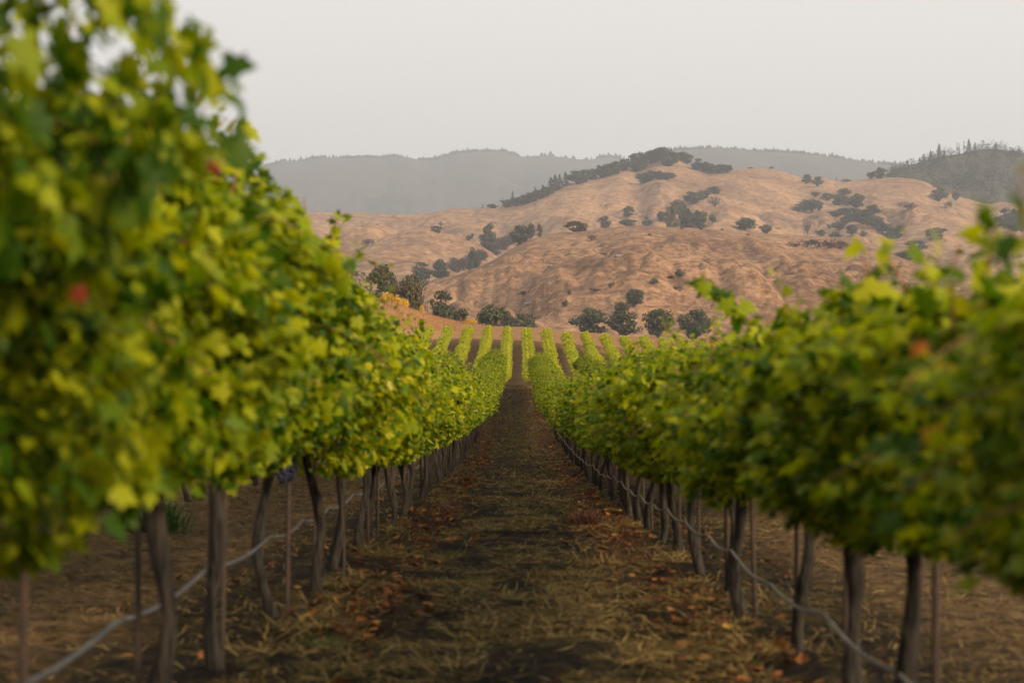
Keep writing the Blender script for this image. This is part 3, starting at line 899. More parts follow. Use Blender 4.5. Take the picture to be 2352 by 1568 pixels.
# field strips under and beyond the rows
xs_, ys_ = [], []
for a_, b_, c_ in ((-7.5, -1.3, 120000), (1.3, 7.5, 120000)):
    x, y = scatter(c_, a_, b_, 5, 55, r)
    k = r.random(len(x)) < np.clip(.45 + .5 * fbm(x * .9, y * .9, 3), .05, 1)
    xs_.append(x[k]); ys_.append(y[k])
x, y = np.concatenate(xs_), np.concatenate(ys_)
sc = np.clip(y / 18, 1, 2.2)
tilt = np.clip(np.abs(r.normal(.15, .35, len(x))), 0, 1.3)
ME = blades(x, y, r.uniform(.04, .12, len(x)), r.uniform(.0018, .0034, len(x)) * sc, tilt, M_STRAW, 'dry_grass', r)
tag(obj('dry_grass', ME), 'sparse dry grass covering the ground beyond the vine rows', 'grass', kind='stuff')
# grass of the knoll
x = r.uniform(-60, 2, 120000); y = r.uniform(268, 345, 120000)
k = r.random(len(x)) < sstep(262, 272, y + .0 * x) * sstep(-4, -11, x + 2 * vnoise(x * .3, y * .3))
x, y = x[k], y[k]
ME = blades(x, y, r.uniform(.2, .5, len(x)), r.uniform(.012, .028, len(x)), r.uniform(.5, 1.5, len(x)), M_KNOLLGRASS, 'tall_dry_grass', r)
tag(obj('tall_dry_grass', ME), 'tall orange grass covering the knoll above the vineyard', 'grass', kind='stuff')

# fallen leaves under the rows
xs_, ys_ = [], []
for c_, w_, n0 in ((-.78, .05, 1700), (-.90, .18, 2900), (.92, .16, 2800), (-1.35, .5, 700), (1.4, .5, 700), (0, .6, 300)):
    t = r.random(n0)
    y = 5 * (112 / 5) ** (t ** .72)
    xs_.append(c_ + r.normal(0, w_, n0)); ys_.append(y)
x = np.concatenate(xs_); y = np.concatenate(ys_)
k = r.random(len(x)) < np.clip(.42 + .9 * fbm(x * 1.1, y * .45, 3), .03, 1)*np.clip(y/24,.16,1)
x, y = x[k], y[k]
n = len(x)
z = ground_z(x, y) + r.uniform(.008, .025, n)
N = np.column_stack([r.normal(0, .35, n), r.normal(0, .35, n), np.ones(n)]) * np.where(r.random(n) < .5, 1, -1)[:, None]
D = np.column_stack([r.normal(0, 1, n), r.normal(0, 1, n), np.zeros(n)])
curlv = LEAF_V.copy(); curlv[:, 2] *= 1.6
V, Fs = leaves(np.column_stack([x, y, z]), N, D, r.uniform(.035, .075, n), (curlv, LEAF_F))
tag(obj('fallen_leaves', mesh('fallen_leaves', V, Fs, M_DEADLEAF, True)), 'orange and brown fallen vine leaves scattered along the aisle edges', 'leaves', kind='stuff')

def weed(name, x, y, h, w, n, mat, label, cat, seed):
    r = np.random.default_rng(seed)
    a = r.uniform(0, 6.283, n); ln = h * r.uniform(.5, 1.1, n); tl = r.uniform(.35, 1.45, n)
    b = np.column_stack([r.normal(0, w * .18, n), r.normal(0, w * .18, n), np.full(n, -.01)])
    d = np.column_stack([np.cos(a) * np.cos(tl), np.sin(a) * np.cos(tl), np.sin(tl)])
    wd = r.uniform(.003, .007, n) * (h / .2)
    s = np.column_stack([-np.sin(a), np.cos(a), 0 * a]) * wd[:, None]
    m_ = b + d * (ln * .6)[:, None]; t_ = b + d * ln[:, None] * [1.25, 1.25, .85]
    V = np.stack([b - s / 2, b + s / 2, m_ + s * .8, m_ - s * .8, t_], 1).reshape(-1, 3)
    o = np.arange(n)[:, None] * 5
    ob = obj(name, mesh(name, V, [o + [0, 1, 2, 3], o + [3, 2, 4]], mat), loc=(x, y, float(ground_z(x, y))))
    tag(ob, label, cat)
    return ob
M_REDWEED = leaf_material('rusty_weed', [(0, (.05, .02, .012)), (1, (.14, .055, .025))], .1, (1, 1, 1), .8)
weed('green_weed', -3.15, 17.2, .36, .6, 420, M_WEED, 'bushy green weed growing in dry grass beneath the tall row', 'weed', 1)
weed('grass_tuft', -.50, 16.0, .09, .25, 140, M_WEED, 'small green grass tuft at the aisle edge beside the tall row', 'grass tuft', 2)
weed('dried_weed', .70, 20.5, .20, .5, 500, M_REDWEED, 'rust brown dried weed mound in the aisle beside the low row', 'weed', 3)
weed('straw_tuft', .66, 15.2, .14, .5, 150, M_STRAW, 'pale upright straw tuft in the aisle by the low row', 'grass tuft', 4)
weed('straw_tuft', .13, 13.6, .13, .3, 120, M_STRAW, 'short pale straw tuft standing in the middle of the aisle', 'grass tuft', 5)
weed('grass_tuft', -.92, 9.4, .07, .3, 120, M_WEED, 'low green grass tuft among fallen leaves near the tall row', 'grass tuft', 6)

# ------------------------------------------------------------------ trees
M_OAK = leaf_material('oak_leaf', [(0, (.022, .030, .010)), (.5, (.055, .064, .020)), (1, (.125, .122, .042))], .2, (1, 1, .8), .7, .3)
M_OLIVE = leaf_material('olive_leaf', [(0, (.05, .05, .015)), (.5, (.10, .085, .028)), (1, (.17, .13, .045))], .25, (1, 1, .8), .7, .3)
M_BARE = leaf_material('bare_twigs', [(0, (.07, .05, .042)), (1, (.15, .11, .09))], .05, (1, 1, 1), .9, .3, .1)
M_CONIFER = leaf_material('conifer_needle', [(0, (.018, .024, .012)), (1, (.055, .06, .03))], .1, (1, 1, 1), .8, .3, .1)
M_YELLOW = leaf_material('yellow_leaf', [(0, (.45, .27, .006)), (.6, (.75, .48, .01)), (1, (.80, .60, .04))], .4, (1, 1, .6), .6, .1)
M_SCRUB = leaf_material('brown_scrub', [(0, (.045, .028, .022)), (1, (.105, .068, .05))], .05, (1, 1, 1), .9, .2, .1)

def limb(r, a, b, ra, rb, wob, m=7, seg=6):
    a, b = np.array(a, float), np.array(b, float)
    t = np.linspace(0, 1, m)[:, None]
    P = a + (b - a) * t
    L = np.linalg.norm(b - a)
    ph = r.uniform(0, 6.28, (2, 3))
    P = P + np.sin(t * math.pi) * wob * L * (np.sin(t * 5 + ph[0]) + .6 * np.sin(t * 11 + ph[1]))
    return tube(P, np.linspace(ra, rb, m), seg)

def oak_proto(seed, mat, nb=16, per=95, leaf=.05, spread=(.46, .40), zc=.55, trunk_h=.16, density=1.0, name='oak'):
    """unit tree: 1 high, 1 wide; separate leaf clumps on limbs"""
    r = np.random.default_rng(seed + 2000)
    blobs = []
    for i in range(nb):
        for _ in range(30):
            a = r.uniform(0, 6.283); rr = r.random() ** .5; v = r.uniform(-1, 1)
            h = math.sqrt(max(0, 1 - v * v)) if v > 0 else (1 - .35 * v * v)
            c = np.array([math.cos(a) * rr * spread[0] * .72 * h, math.sin(a) * rr * spread[0] * .72 * h, zc + v * spread[1] * .72])
            if all(np.linalg.norm((c - b) * [1, 1, 1]) > .13 for b, _s in blobs): break
        blobs.append((c, r.uniform(.07, .20)))
    parts = [limb(r, (0, 0, -.04), (r.normal(0, .02), r.normal(0, .02), trunk_h), .038, .028, .04)]
    wood = parts
    for c, s in blobs:
        s0 = np.array([r.normal(0, .02), r.normal(0, .02), trunk_h * r.uniform(.7, 1.0)])
        wood.append(limb(r, s0, c, .016, .005, .07, 6, 5))
    P, N, D = [], [], []
    for c, s in blobs:
        n = int(per * density * (s / .13) ** 2)
        d = r.normal(0, 1, (n, 3)); d /= np.linalg.norm(d, axis=1, keepdims=True)
        rad = s * r.uniform(.35, 1.12, (n, 1)) ** .6
        p = c + d * rad * [1.15, 1.15, .8]
        P.append(p); N.append(d + r.normal(0, .5, (n, 3)) + [0, 0, .4]); D.append(r.normal(0, 1, (n, 3)))
    P, N, D = map(np.concatenate, (P, N, D))
    V, Fs = leaves(P, N, D, leaf * r.uniform(.6, 1.3, len(P)), CLUMP)
    # fit the crown to the unit box
    lo, hi = np.percentile(V, 1, 0), np.percentile(V, 99, 0)
    sxy = .96 / max(hi[0] - lo[0], hi[1] - lo[1])
    sz = (1 - max(lo[2], .04)) / (hi[2] - lo[2]) if hi[2] < 1 else 1 / hi[2]
    A = np.array([sxy, sxy, 1 / hi[2]])
    WV, WF = join(wood)
    return dict(crown=mesh('crown', V * A, Fs, mat), trunk=mesh('trunk', WV * A, WF, M_TREEBARK, True))

def bush_proto(seed, mat, n=420, leaf=.075, lumps=6, flat=1.0):
    r = np.random.default_rng(seed + 3000)
    P, N, D = [], [], []
    for i in range(lumps):
        a = r.uniform(0, 6.283); q = r.random() ** .5 * .30
        c = np.array([math.cos(a) * q, math.sin(a) * q, r.uniform(.25, .62)])
        s = r.uniform(.18, .32)
        k = n // lumps
        d = r.normal(0, 1, (k, 3)); d /= np.linalg.norm(d, axis=1, keepdims=True)
        p = c + d * s * r.uniform(.3, 1.1, (k, 1)) ** .6
        p[:, 2] = np.abs(p[:, 2])
        P.append(p); N.append(d + r.normal(0, .5, (k, 3))); D.append(r.normal(0, 1, (k, 3)))
    P, N, D = map(np.concatenate, (P, N, D))
    V, Fs = leaves(P, N, D, leaf * r.uniform(.6, 1.3, len(P)), CLUMP)
    hi = np.percentile(np.abs(V), 99, 0)
    V = V / [hi[0] * 2, hi[1] * 2, hi[2]]
    wood = [limb(r, (r.normal(0, .03), r.normal(0, .03), -.05), (r.normal(0, .22), r.normal(0, .22), r.uniform(.3, .7)), .02, .006, .05, 5, 4) for _ in range(6)]
    return dict(crown=mesh('crown', V, Fs, mat), trunk=mesh('stems', *join(wood), M_TREEBARK))

def conifer_proto(seed, mat, tiers=15, per=16, sparse=0.0, wide=1.0):
    r = np.random.default_rng(seed + 4000)
    P, N, D = [], [], []
    for i in range(tiers):
        t = (i + .5) / tiers
        z = .10 + .88 * t
        rad = .5 * wide * (1 - t) ** .85 * r.uniform(.6, 1.15) + .015
        for j in range(max(4, int(per * (1 - .6 * t)))):
            if r.random() < sparse: continue
            a = r.uniform(0, 6.283)
            for q in (.35, .62, .9):
                qq = q * r.uniform(.75, 1.15)
                P.append((math.cos(a) * rad * qq, math.sin(a) * rad * qq, z - .055 * qq + r.normal(0, .012)))
                N.append((math.cos(a) * .3 + r.normal(0, .3), math.sin(a) * .3 + r.normal(0, .3), 1)); D.append((math.cos(a), math.sin(a), -.4))
    V, Fs = leaves(np.array(P), np.array(N), np.array(D), .085 * r.uniform(.6, 1.3, len(P)), CLUMP)
    return dict(crown=mesh('crown', V, Fs, mat), trunk=mesh('trunk', *tube([(0, 0, -.04), (0, 0, .5), (0, 0, .99)], [.03, .02, .004], 6), M_TREEBARK))

def twig_proto(seed, mat, n=26):
    r = np.random.default_rng(seed + 5000)
    wood = [limb(r, (0, 0, -.04), (0, 0, .3), .03, .02, .05)]
    V_, P, N, D = None, [], [], []
    for i in range(n):
        a = r.uniform(0, 6.283); el = r.uniform(.35, 1.4); L = r.uniform(.45, .72)
        e_ = np.array([math.cos(a) * math.cos(el) * L * .85, math.sin(a) * math.cos(el) * L * .85, .25 + math.sin(el) * L])
        wood.append(limb(r, (0, 0, r.uniform(.12, .3)), e_, .014, .004, .05, 6, 4))
        for q in range(16):
            t = r.uniform(.45, 1.05)
            P.append(np.array([0, 0, .2]) * (1 - t) + e_ * t + r.normal(0, .035, 3)); N.append(r.normal(0, 1, 3)); D.append(e_ + r.normal(0, .2, 3))
    tw = (np.array([[-.06, -.5, 0], [.06, -.5, 0], [.05, .5, .02], [-.05, .5, 0]]) * [1.2, 1.3, 1], np.array([[0, 1, 2, 3]]))
    V, Fs = leaves(np.array(P), np.array(N), np.array(D), .10 * r.uniform(.6, 1.3, len(P)), tw)
    return dict(crown=mesh('crown', V, Fs, mat), trunk=mesh('trunk', *join(wood), M_TREEBARK))

PROTO = {
    'oak': [oak_proto(s, M_OAK, nb=15 + 2 * s, spread=(.46, .42), zc=.56, trunk_h=.18) for s in range(5)],
    'round': [oak_proto(10 + s, M_OAK, nb=18, per=120, spread=(.46, .46), zc=.52, trunk_h=.12) for s in range(3)],
    'olive': [oak_proto(20 + s, M_OLIVE, nb=17, per=110, spread=(.46, .46), zc=.52, trunk_h=.12) for s in range(3)],
    'bush': [bush_proto(s, M_OAK) for s in range(3)],
    'scrub': [bush_proto(10 + s, M_SCRUB, 380, .06) for s in range(3)],
    'yellow': [bush_proto(20 + s, M_YELLOW, 420, .07) for s in range(2)],
    'conifer': [conifer_proto(s, M_CONIFER) for s in range(3)],
    'sparse': [conifer_proto(10 + s, M_CONIFER, 12, 11, .45) for s in range(2)],
    'bare': [twig_proto(s, M_BARE) for s in range(3)],
}
NAMES = {'oak': ('oak_tree', 'oak'), 'round': ('oak_tree', 'oak'), 'olive': ('olive_green_tree', 'tree'), 'bush': ('bush', 'bush'), 'scrub': ('scrub_bush', 'bush'),
         'yellow': ('yellow_shrub', 'shrub'), 'conifer': ('conifer', 'conifer'), 'sparse': ('conifer', 'conifer'), 'bare': ('bare_tree', 'tree')}
_pick = {}

def c2(x, y): return 517.4 + .33 * x, 282.2 + .33 * y
def c3(x, y): return 1081.9 + .33 * x, 282.2 + .33 * y
def c4(x, y): return 1693.4 + .33 * x, 282.2 + .33 * y

def plant(kind, pos, h, w, label, group=None, sink=.08):
    h = h * 1.06
    """a tree of frame height h and width w (both in metres here) standing at pos"""
    i = _pick[kind] = _pick.get(kind, -1) + 1
    p = PROTO[kind][i % len(PROTO[kind])]
    nm, cat = NAMES[kind]
    e = bpy.data.objects.new(nm, None)
    COL.objects.link(e)
    e.empty_display_size = .5
    e.location = (pos[0], pos[1], pos[2] - sink * h)
    e.rotation_euler = (0, 0, (i * 2.4) % 6.283)
    tag(e, label, cat, group)
    obj('stems' if kind in ('bush', 'scrub', 'yellow') else 'trunk', p['trunk'], e, scale=(w, w, h))
    obj('crown', p['crown'], e, scale=(w, w, h))
    return e

class GroundAt:
    def __init__(s, y): s.y = y
    def at(s, sx, sy):
        """the spot on the ground at distance y in the direction sx"""
        X = (sx - CX) / F * s.y
        return X, s.y, float(ground_z(X, s.y))

def place(hill, cf, cx, base, top, w, kind, label, group=None):
    sx, sy = cf(cx, base)
    x, y, z = hill.at(sx, sy)
    h = max(CAM_H + (CY - cf(cx, top)[1]) / F * y - z, (base - top) * .2 / F * y)
    return plant(kind, (x, y, z), h, w * .33 / F * y, label, group)

FR, MD = H_FRONT, H_MID
KN = GroundAt(336); KN2 = GroundAt(372); VAL = GroundAt(520); VAL2 = GroundAt(600)
# --- behind the knoll
place(KN2, c2, 1290, 1275, 1060, 200, 'olive', 'tall brownish olive tree behind the knoll beside the yellow shrubs')
place(KN2, c2, 1140, 1200, 1110, 130, 'olive', 'small rounded olive green tree between the gnarled oak and the yellow shrubs')
place(VAL, c2, 1170, 1165, 1045, 90, 'round', 'blue grey tree seen through the reaching branch of the gnarled oak')
place(KN2, c2, 1345, 1290, 1130, 140, 'bare', 'twiggy half bare shrub leaning out behind the knoll grass')
place(GroundAt(385), c2, 1510, 1350, 1170, 215, 'oak', 'twin crowned oak at the foot of the knoll below the bare shrub')
place(GroundAt(390), c2, 1640, 1385, 1290, 125, 'round', 'small dark oak between the twin crowned oak and the yellow shrub')
place(GroundAt(410), c2, 1855, 1425, 1268, 205, 'round', 'broad dark oak just past the yellow shrub at the vineyard end')
place(VAL, c2, 1965, 1430, 1310, 100, 'oak', 'hazy oak filling the gap between broad dark oak and low grey grove')
place(VAL2, c2, 2070, 1440, 1325, 190, 'round', 'low rounded blue grey oak behind the ends of the vine rows')
place(GroundAt(385), c2, 270, 640, 578, 330, 'round', 'dark treetop poking over the tall vine row below the mountains')
for cx, b, t, w in ((1110, 1232, 1180, 70), (1150, 1240, 1185, 60), (1190, 1252, 1195, 60), (1225, 1262, 1215, 50), (1262, 1272, 1228, 45)):
    place(KN, c2, cx, b, t, w, 'yellow', 'yellow leaved shrub in the short hedge on top of the knoll', 'yellow shrubs on top of the knoll')
place(KN, c2, 1370, 1320, 1265, 40, 'yellow', 'small orange yellow shrub alone on the sloping edge of the knoll')
place(GroundAt(318), c2, 1705, 1412, 1365, 92, 'yellow', 'round bright yellow shrub where the knoll meets the vineyard track')
# --- trees in the valley at the foot of the golden hill
place(GroundAt(600), c3, 830, 1478, 1290, 255, 'round', 'wide spreading oak behind the vine rows, first of the valley oaks')
place(GroundAt(560), c3, 1050, 1475, 1312, 235, 'oak', 'dark full oak standing between the wide oak and the clumpy oak')
place(GroundAt(560), c3, 1305, 1500, 1295, 222, 'oak', 'clumpy dark oak alone in the valley with sky-like gaps in its crown')
place(GroundAt(590), c3, 1560, 1505, 1300, 235, 'round', 'round oak with low trunk beside the low vine row')
place(FR, c3, 1135, 1285, 1155, 145, 'oak', 'dark oak leaning on the lower slope above the valley oaks')
place(FR, c3, 1040, 1330, 1245, 120, 'olive', 'hazy low oak just under the leaning oak on the slope')
# --- on the golden hill
place(FR, c3, 725, 758, 682, 155, 'olive', 'lone dome shaped tree on the skyline of the golden hill')
place(FR, c3, 335, 805, 715, 150, 'olive', 'broad green tree at the head of the scrub filled ravine')
place(FR, c3, 412, 798, 702, 60, 'olive', 'narrow green tree beside the broad tree at the ravine head')
place(FR, c3, 475, 768, 700, 42, 'olive', 'slim lopsided tree apart on the hill edge past the ravine head')
for cx, b, t, w, k, lab in (
    (1450, 1078, 1018, 80, 'bush', 'dark round bush on the open face of the golden hill'),
    (1385, 1088, 1058, 60, 'scrub', 'low brown bush beside the dark round bush on the hill face'),
    (1275, 1130, 1075, 80, 'bush', 'dark ragged bush downhill of the round bush on the hill face'),
    (1440, 1168, 1136, 75, 'bush', 'flat dark bush below the ragged bushes on the hill face'),
    (685, 1200, 1148, 50, 'scrub', 'small brown bush in the eroded gully of the golden hill'),
    (652, 1285, 1228, 50, 'bush', 'small upright bush at the bottom of the eroded gully'),
    (365, 1205, 1168, 90, 'scrub', 'faint low shrub on the lower golden slope near the gully'),
    (970, 1150, 1105, 55, 'scrub', 'faint brown shrub halfway up the hill face'),
    (870, 1168, 1150, 100, 'scrub', 'thin flat line of brush crossing the hill face'),
    (840, 815, 778, 90, 'scrub', 'brown scrub patch just under the skyline tree'),
    (925, 920, 900, 60, 'scrub', 'small scrub tuft uphill of the grey rocks')):
    place(FR, c3, cx, b, t, w, k, lab)
for cx, b, t, w in ((400, 860, 825, 120), (480, 865, 812, 130), (560, 868, 805, 140), (640, 870, 808, 140), (715, 872, 818, 110), (770, 875, 832, 80)):
    place(FR, c4, cx, b, t, w, 'scrub', 'dark brown brush in the patch along the golden hill ridge', 'dark brown brush on the golden hill ridge')
# --- ravine left of the golden hill
rq = np.random.default_rng(31)
for q in range(46):
    t_ = q / 45 + rq.normal(0, .012)
    cx = 1535 + 520 * t_; b = float(np.interp(t_, [0, .25, .5, .75, 1], [1072, 1030, 975, 900, 805])) - rq.uniform(0, 45) * (1 - .4 * t_)
    place(H_A if cx < 1800 else MD, c2, cx, b, b - rq.uniform(50, 85), rq.uniform(70, 120), 'bare' if q % 9 == 4 else 'scrub',
          'grey brown scrub crowding the ravine beside the golden hill', 'grey brown scrub in the ravine')
place(H_B, c2, 1375, 1100, 970, 190, 'oak', 'dark spreading oak at the mouth of the scrub filled ravine')
place(H_B, c2, 1495, 1070, 948, 110, 'oak', 'upright dark oak between the spreading oak and the ravine scrub')
place(H_B, c2, 1500, 1085, 1020, 130, 'round', 'low dark tree under the upright oak at the ravine mouth')
place(H_B, c2, 1405, 1165, 1090, 110, 'bush', 'hazy bush below the ravine mouth on the valley edge')
place(H_B, c2, 1575, 1010, 915, 90, 'bare', 'leafless grey tree standing out of the ravine scrub')
place(H_B, c2, 1720, 945, 872, 95, 'round', 'green tree on the low hump above the ravine scrub')
place(H_A, c2, 1828, 830, 702, 115, 'round', 'tall blue grey tree rising from the upper ravine')
place(H_A, c2, 1840, 870, 800, 120, 'olive', 'pale olive tree under the tall blue grey tree')
place(MD, c2, 1465, 772, 715, 95, 'round', 'dark oak tucked in the notch above the low hills')
place(MD, c2, 1500, 725, 678, 60, 'bare', 'faint bare bush above the oak in the notch')
place(H_A, c2, 1000, 858, 808, 85, 'bush', 'faint bush in the crease of the low hills by the tall vines')
place(MD, c2, 1700, 820, 768, 60, 'bush', 'small dark bush left of the tall blue grey tree')
# --- skyline of the grassy mountain
SKY = 'oaks crowding the ridge of the grassy mountain'
place(MD, c3, 80, 590, 550, 32, 'sparse', 'lone tiny conifer at the low end of the mountain ridge')
place(MD, c3, 290, 560, 464, 46, 'conifer', 'tall dark conifer above the low thicket on the ridge')
place(MD, c3, 218, 578, 510, 22, 'sparse', 'thin bare conifer just below the tall dark conifer')
for cx, b, t, w in ((250, 578, 535, 80), (320, 570, 515, 80), (380, 555, 500, 80), (430, 540, 482, 80), (480, 520, 465, 80), (530, 500, 445, 80), (150, 585, 565, 60)):
    place(MD, c3, cx, b + 10, t, w * 1.35, 'round', 'dark oak in the thicket on the lower mountain ridge', 'dark oaks in the thicket on the lower ridge')
for cx, b, t, w in ((445, 500, 428, 50), (500, 490, 424, 40), (555, 470, 372, 60), (585, 465, 350, 60), (615, 450, 352, 55), (658, 430, 334, 60)):
    place(MD, c3, cx, b + 10, t, w * 1.7, 'sparse' if cx < 500 else 'conifer', 'grey conifer in the clump midway up the mountain ridge', 'grey conifers midway up the mountain ridge')
for cx, b, t, w in ((740, 415, 332, 105), (800, 400, 325, 90), (850, 385, 320, 70), (905, 372, 297, 80), (955, 360, 285, 90), (1010, 345, 268, 85), (1060, 325, 255, 90),
                    (1130, 320, 212, 100), (1180, 300, 206, 90), (1160, 330, 255, 90), (1250, 275, 190, 95), (1290, 262, 178, 80), (1335, 270, 170, 110), (1395, 285, 200, 90), (1370, 290, 235, 90),
                    (1460, 250, 202, 90), (1505, 275, 214, 70), (1590, 320, 250, 95), (1630, 325, 272, 70), (1665, 335, 285, 80), (1725, 338, 290, 100), (1785, 338, 292, 60)):
    place(MD, c3, cx, b + 12, t, w * 1.3, 'oak' if (cx // 5) % 3 == 0 else 'round', 'dark oak in the line crowning the mountain ridge', SKY)
for cx, b, t, w in ((1200, 415, 345, 95), (1260, 390, 330, 90), (1310, 390, 335, 80), (1360, 390, 342, 80), (1400, 380, 348, 60)):
    place(MD, c3, cx, b + 5, t, w * 1.2, 'round', 'grey green oak in the grove just under the mountain summit', 'oaks in the grove under the summit')
# --- gully of the grassy mountain
for cx, b, t, w, k in ((1700, 495, 443, 95, 'round'), (1620, 525, 468, 110, 'olive'), (1540, 565, 478, 125, 'round'), (1580, 550, 490, 100, 'round'), (1440, 635, 535, 125, 'olive'),
                       (1490, 650, 580, 80, 'round'), (1400, 640, 560, 90, 'olive'), (1590, 690, 608, 120, 'round'), (1530, 680, 625, 90, 'round'), (1550, 722, 676, 115, 'olive')):
    place(MD if b < 640 else H_SAD, c3, cx, b, t, w, k, 'hazy oak in the grove filling the mountain gully', 'hazy oaks in the mountain gully')
place(MD, c3, 1700, 590, 498, 130, 'bare', 'reddish leafless tree on the slope beside the mountain gully')
place(H_SAD, c3, 1682, 678, 634, 60, 'bush', 'small dark bush on the rim of the pale saddle')
for cx, b, t, w, k, lab in (
    (1325, 690, 615, 70, 'oak', 'dark forked tree in the hollow behind the golden hill'),
    (1395, 712, 620, 90, 'bare', 'leafless grey tree in the hollow below the mountain gully'),
    (1350, 700, 640, 60, 'bare', 'thin bare tree beside the dark forked tree'),
    (1100, 650, 578, 80, 'olive', 'pale green tree alone on the lower mountain slope'),
    (1090, 725, 672, 145, 'round', 'long dark tree clump peeping over the golden hill skyline'),
    (1228, 720, 655, 75, 'oak', 'dark tree peeping over the golden hill past the long clump'),
    (935, 740, 648, 85, 'olive', 'hazy tree in the crease behind the skyline tree')):
    place(MD, c3, cx, b, t, w, k, lab)
place(H_SAD, c3, 1905, 748, 660, 150, 'oak', 'broad dark oak on the flank of the pale saddle')
place(H_SAD, c3, 2052, 768, 708, 88, 'round', 'small round oak past the broad oak on the pale saddle')
# --- right-hand part of the grassy mountain
for cx, b, t, w, k, lab in (
    (480, 425, 358, 82, 'round', 'dark oak on the mountain skyline, first of a pair'),
    (560, 445, 374, 88, 'oak', 'dark oak on the mountain skyline, lower of the pair'),
    (236, 322, 304, 46, 'bush', 'tiny dark bush on the rounded mountain skyline'),
    (90, 320, 307, 44, 'bush', 'tiny flat bush on the skyline near the rounded top'),
    (690, 405, 372, 34, 'sparse', 'tiny ragged conifer on the skyline dip'),
    (760, 410, 392, 90, 'bush', 'low dark bush line along the skyline dip'),
    (930, 392, 345, 75, 'oak', 'ragged oak on the skyline next to the wooded hill'),
    (990, 388, 312, 90, 'round', 'dark peaked oak on the skyline next to the wooded hill'),
    (1047, 378, 315, 36, 'sparse', 'bare branched conifer between the skyline oaks and the wooded hill'),
    (1405, 545, 455, 125, 'round', 'dark tree group fringing the bottom of the wooded hill'),
    (1520, 545, 478, 60, 'oak', 'dark tree just outside the edge of the wooded hill'),
    (1465, 592, 545, 66, 'bush', 'dark bush below the fringe of the wooded hill'),
    (750, 500, 455, 95, 'olive', 'faint olive trees high on the slope above the grove'),
    (1200, 610, 550, 150, 'scrub', 'hazy scrub in the crease between two golden spurs')):
    place(MD, c4, cx, b, t, w, k, lab)
for cx, b, t, w in ((420, 615, 565, 70), (470, 620, 535, 90), (520, 622, 530, 100), (565, 618, 540, 70)):
    place(MD, c4, cx, b, t, w, 'oak', 'oak in the small stand on the open mountain slope', 'oaks in the small stand on the open slope')
GRV = 'oaks in the dense grove down the mountain valley'
for cx, b, t, w in ((545, 515, 478, 60), (620, 540, 488, 85), (700, 575, 498, 115), (770, 580, 520, 90), (830, 600, 493, 115), (940, 645, 568, 112), (800, 670, 588, 150), (680, 655, 612, 100), (740, 640, 590, 90),
                    (870, 710, 618, 150), (900, 660, 600, 110), (945, 740, 660, 125), (1010, 770, 688, 105), (1060, 810, 706, 105), (1130, 840, 768, 130), (1090, 790, 740, 90),
                    (980, 700, 650, 80), (1170, 830, 790, 90), (760, 700, 650, 90)):
    place(MD, c4, cx, b, t, w, 'oak' if cx % 4 else 'round', 'hazy oak in the dense grove down the mountain valley', GRV)
for cx, b, t, w in ((490, 782, 660, 95), (640, 745, 690, 70)):
    place(MD, c4, cx, b, t, w, 'bare', 'thin grey bare tree near the golden hill ridge', 'thin bare trees near the golden hill ridge')
for cx, b, t, w, k, lab in (
    (585, 788, 744, 72, 'round', 'small green tree peeping over the brown brush patch'),
    (685, 805, 758, 95, 'round', 'larger green tree peeping over the brown brush patch'),
    (705, 750, 690, 110, 'oak', 'hazy oak between the dense grove and the brown brush'),
    (800, 785, 708, 95, 'oak', 'hazy oak just above the tall tip of the low vine row'),
    (880, 790, 748, 60, 'bush', 'small bush at the foot of the dense grove')):
    place(MD, c4, cx, b, t, w, k, lab)
for cx, b, t, w, k, lab in (
    (1250, 895, 818, 170, 'round', 'dark oaks at the foot of the golden spur'),
    (1390, 815, 730, 150, 'round', 'oak clump in the hollow of the golden spur'),
    (1860, 685, 590, 145, 'oak', 'dark oak at the far edge on the golden spur, broadest of four'),
    (1935, 690, 598, 110, 'round', 'dark oak beside the broadest oak on the golden spur'),
    (1910, 750, 695, 70, 'bush', 'small dark bush under the oaks on the golden spur'),
    (1985, 755, 668, 65, 'oak', 'dark oak cut by the frame edge on the golden spur'),
    (1940, 950, 898, 80, 'bush', 'hazy bush low on the golden spur behind the vine tips')):
    place(H_SPUR, c4, cx, b, t, w, k, lab)
place(FR, c4, 1200, 955, 888, 195, 'olive', 'long olive green thicket on the falling end of the golden hill')
# --- wooded hill: its skyline conifers one by one, the wood behind as one mass
for cx, b, t, w, k in ((1185, 300, 258, 40, 'sparse'), (1212, 300, 272, 30, 'conifer'), (1270, 290, 236, 50, 'conifer'), (1298, 285, 208, 56, 'conifer'), (1345, 270, 186, 64, 'conifer'), (1405, 260, 136, 76, 'conifer'),
                       (1440, 250, 182, 56, 'conifer'), (1490, 245, 196, 50, 'sparse'), (1530, 235, 130, 44, 'sparse'), (1545, 235, 128, 34, 'sparse'), (1578, 232, 120, 48, 'sparse'),
                       (1612, 225, 104, 80, 'conifer'), (1655, 215, 130, 56, 'conifer'), (1700, 190, 146, 30, 'sparse'), (1740, 186, 138, 28, 'sparse'), (1798, 186, 142, 56, 'conifer'), (1920, 205, 178, 60, 'conifer'), (1960, 210, 178, 60, 'conifer')):
    place(H_WOOD, c4, cx, b, t, w, k, 'dark conifer standing on the skyline of the wooded hill', 'conifers on the skyline of the wooded hill')

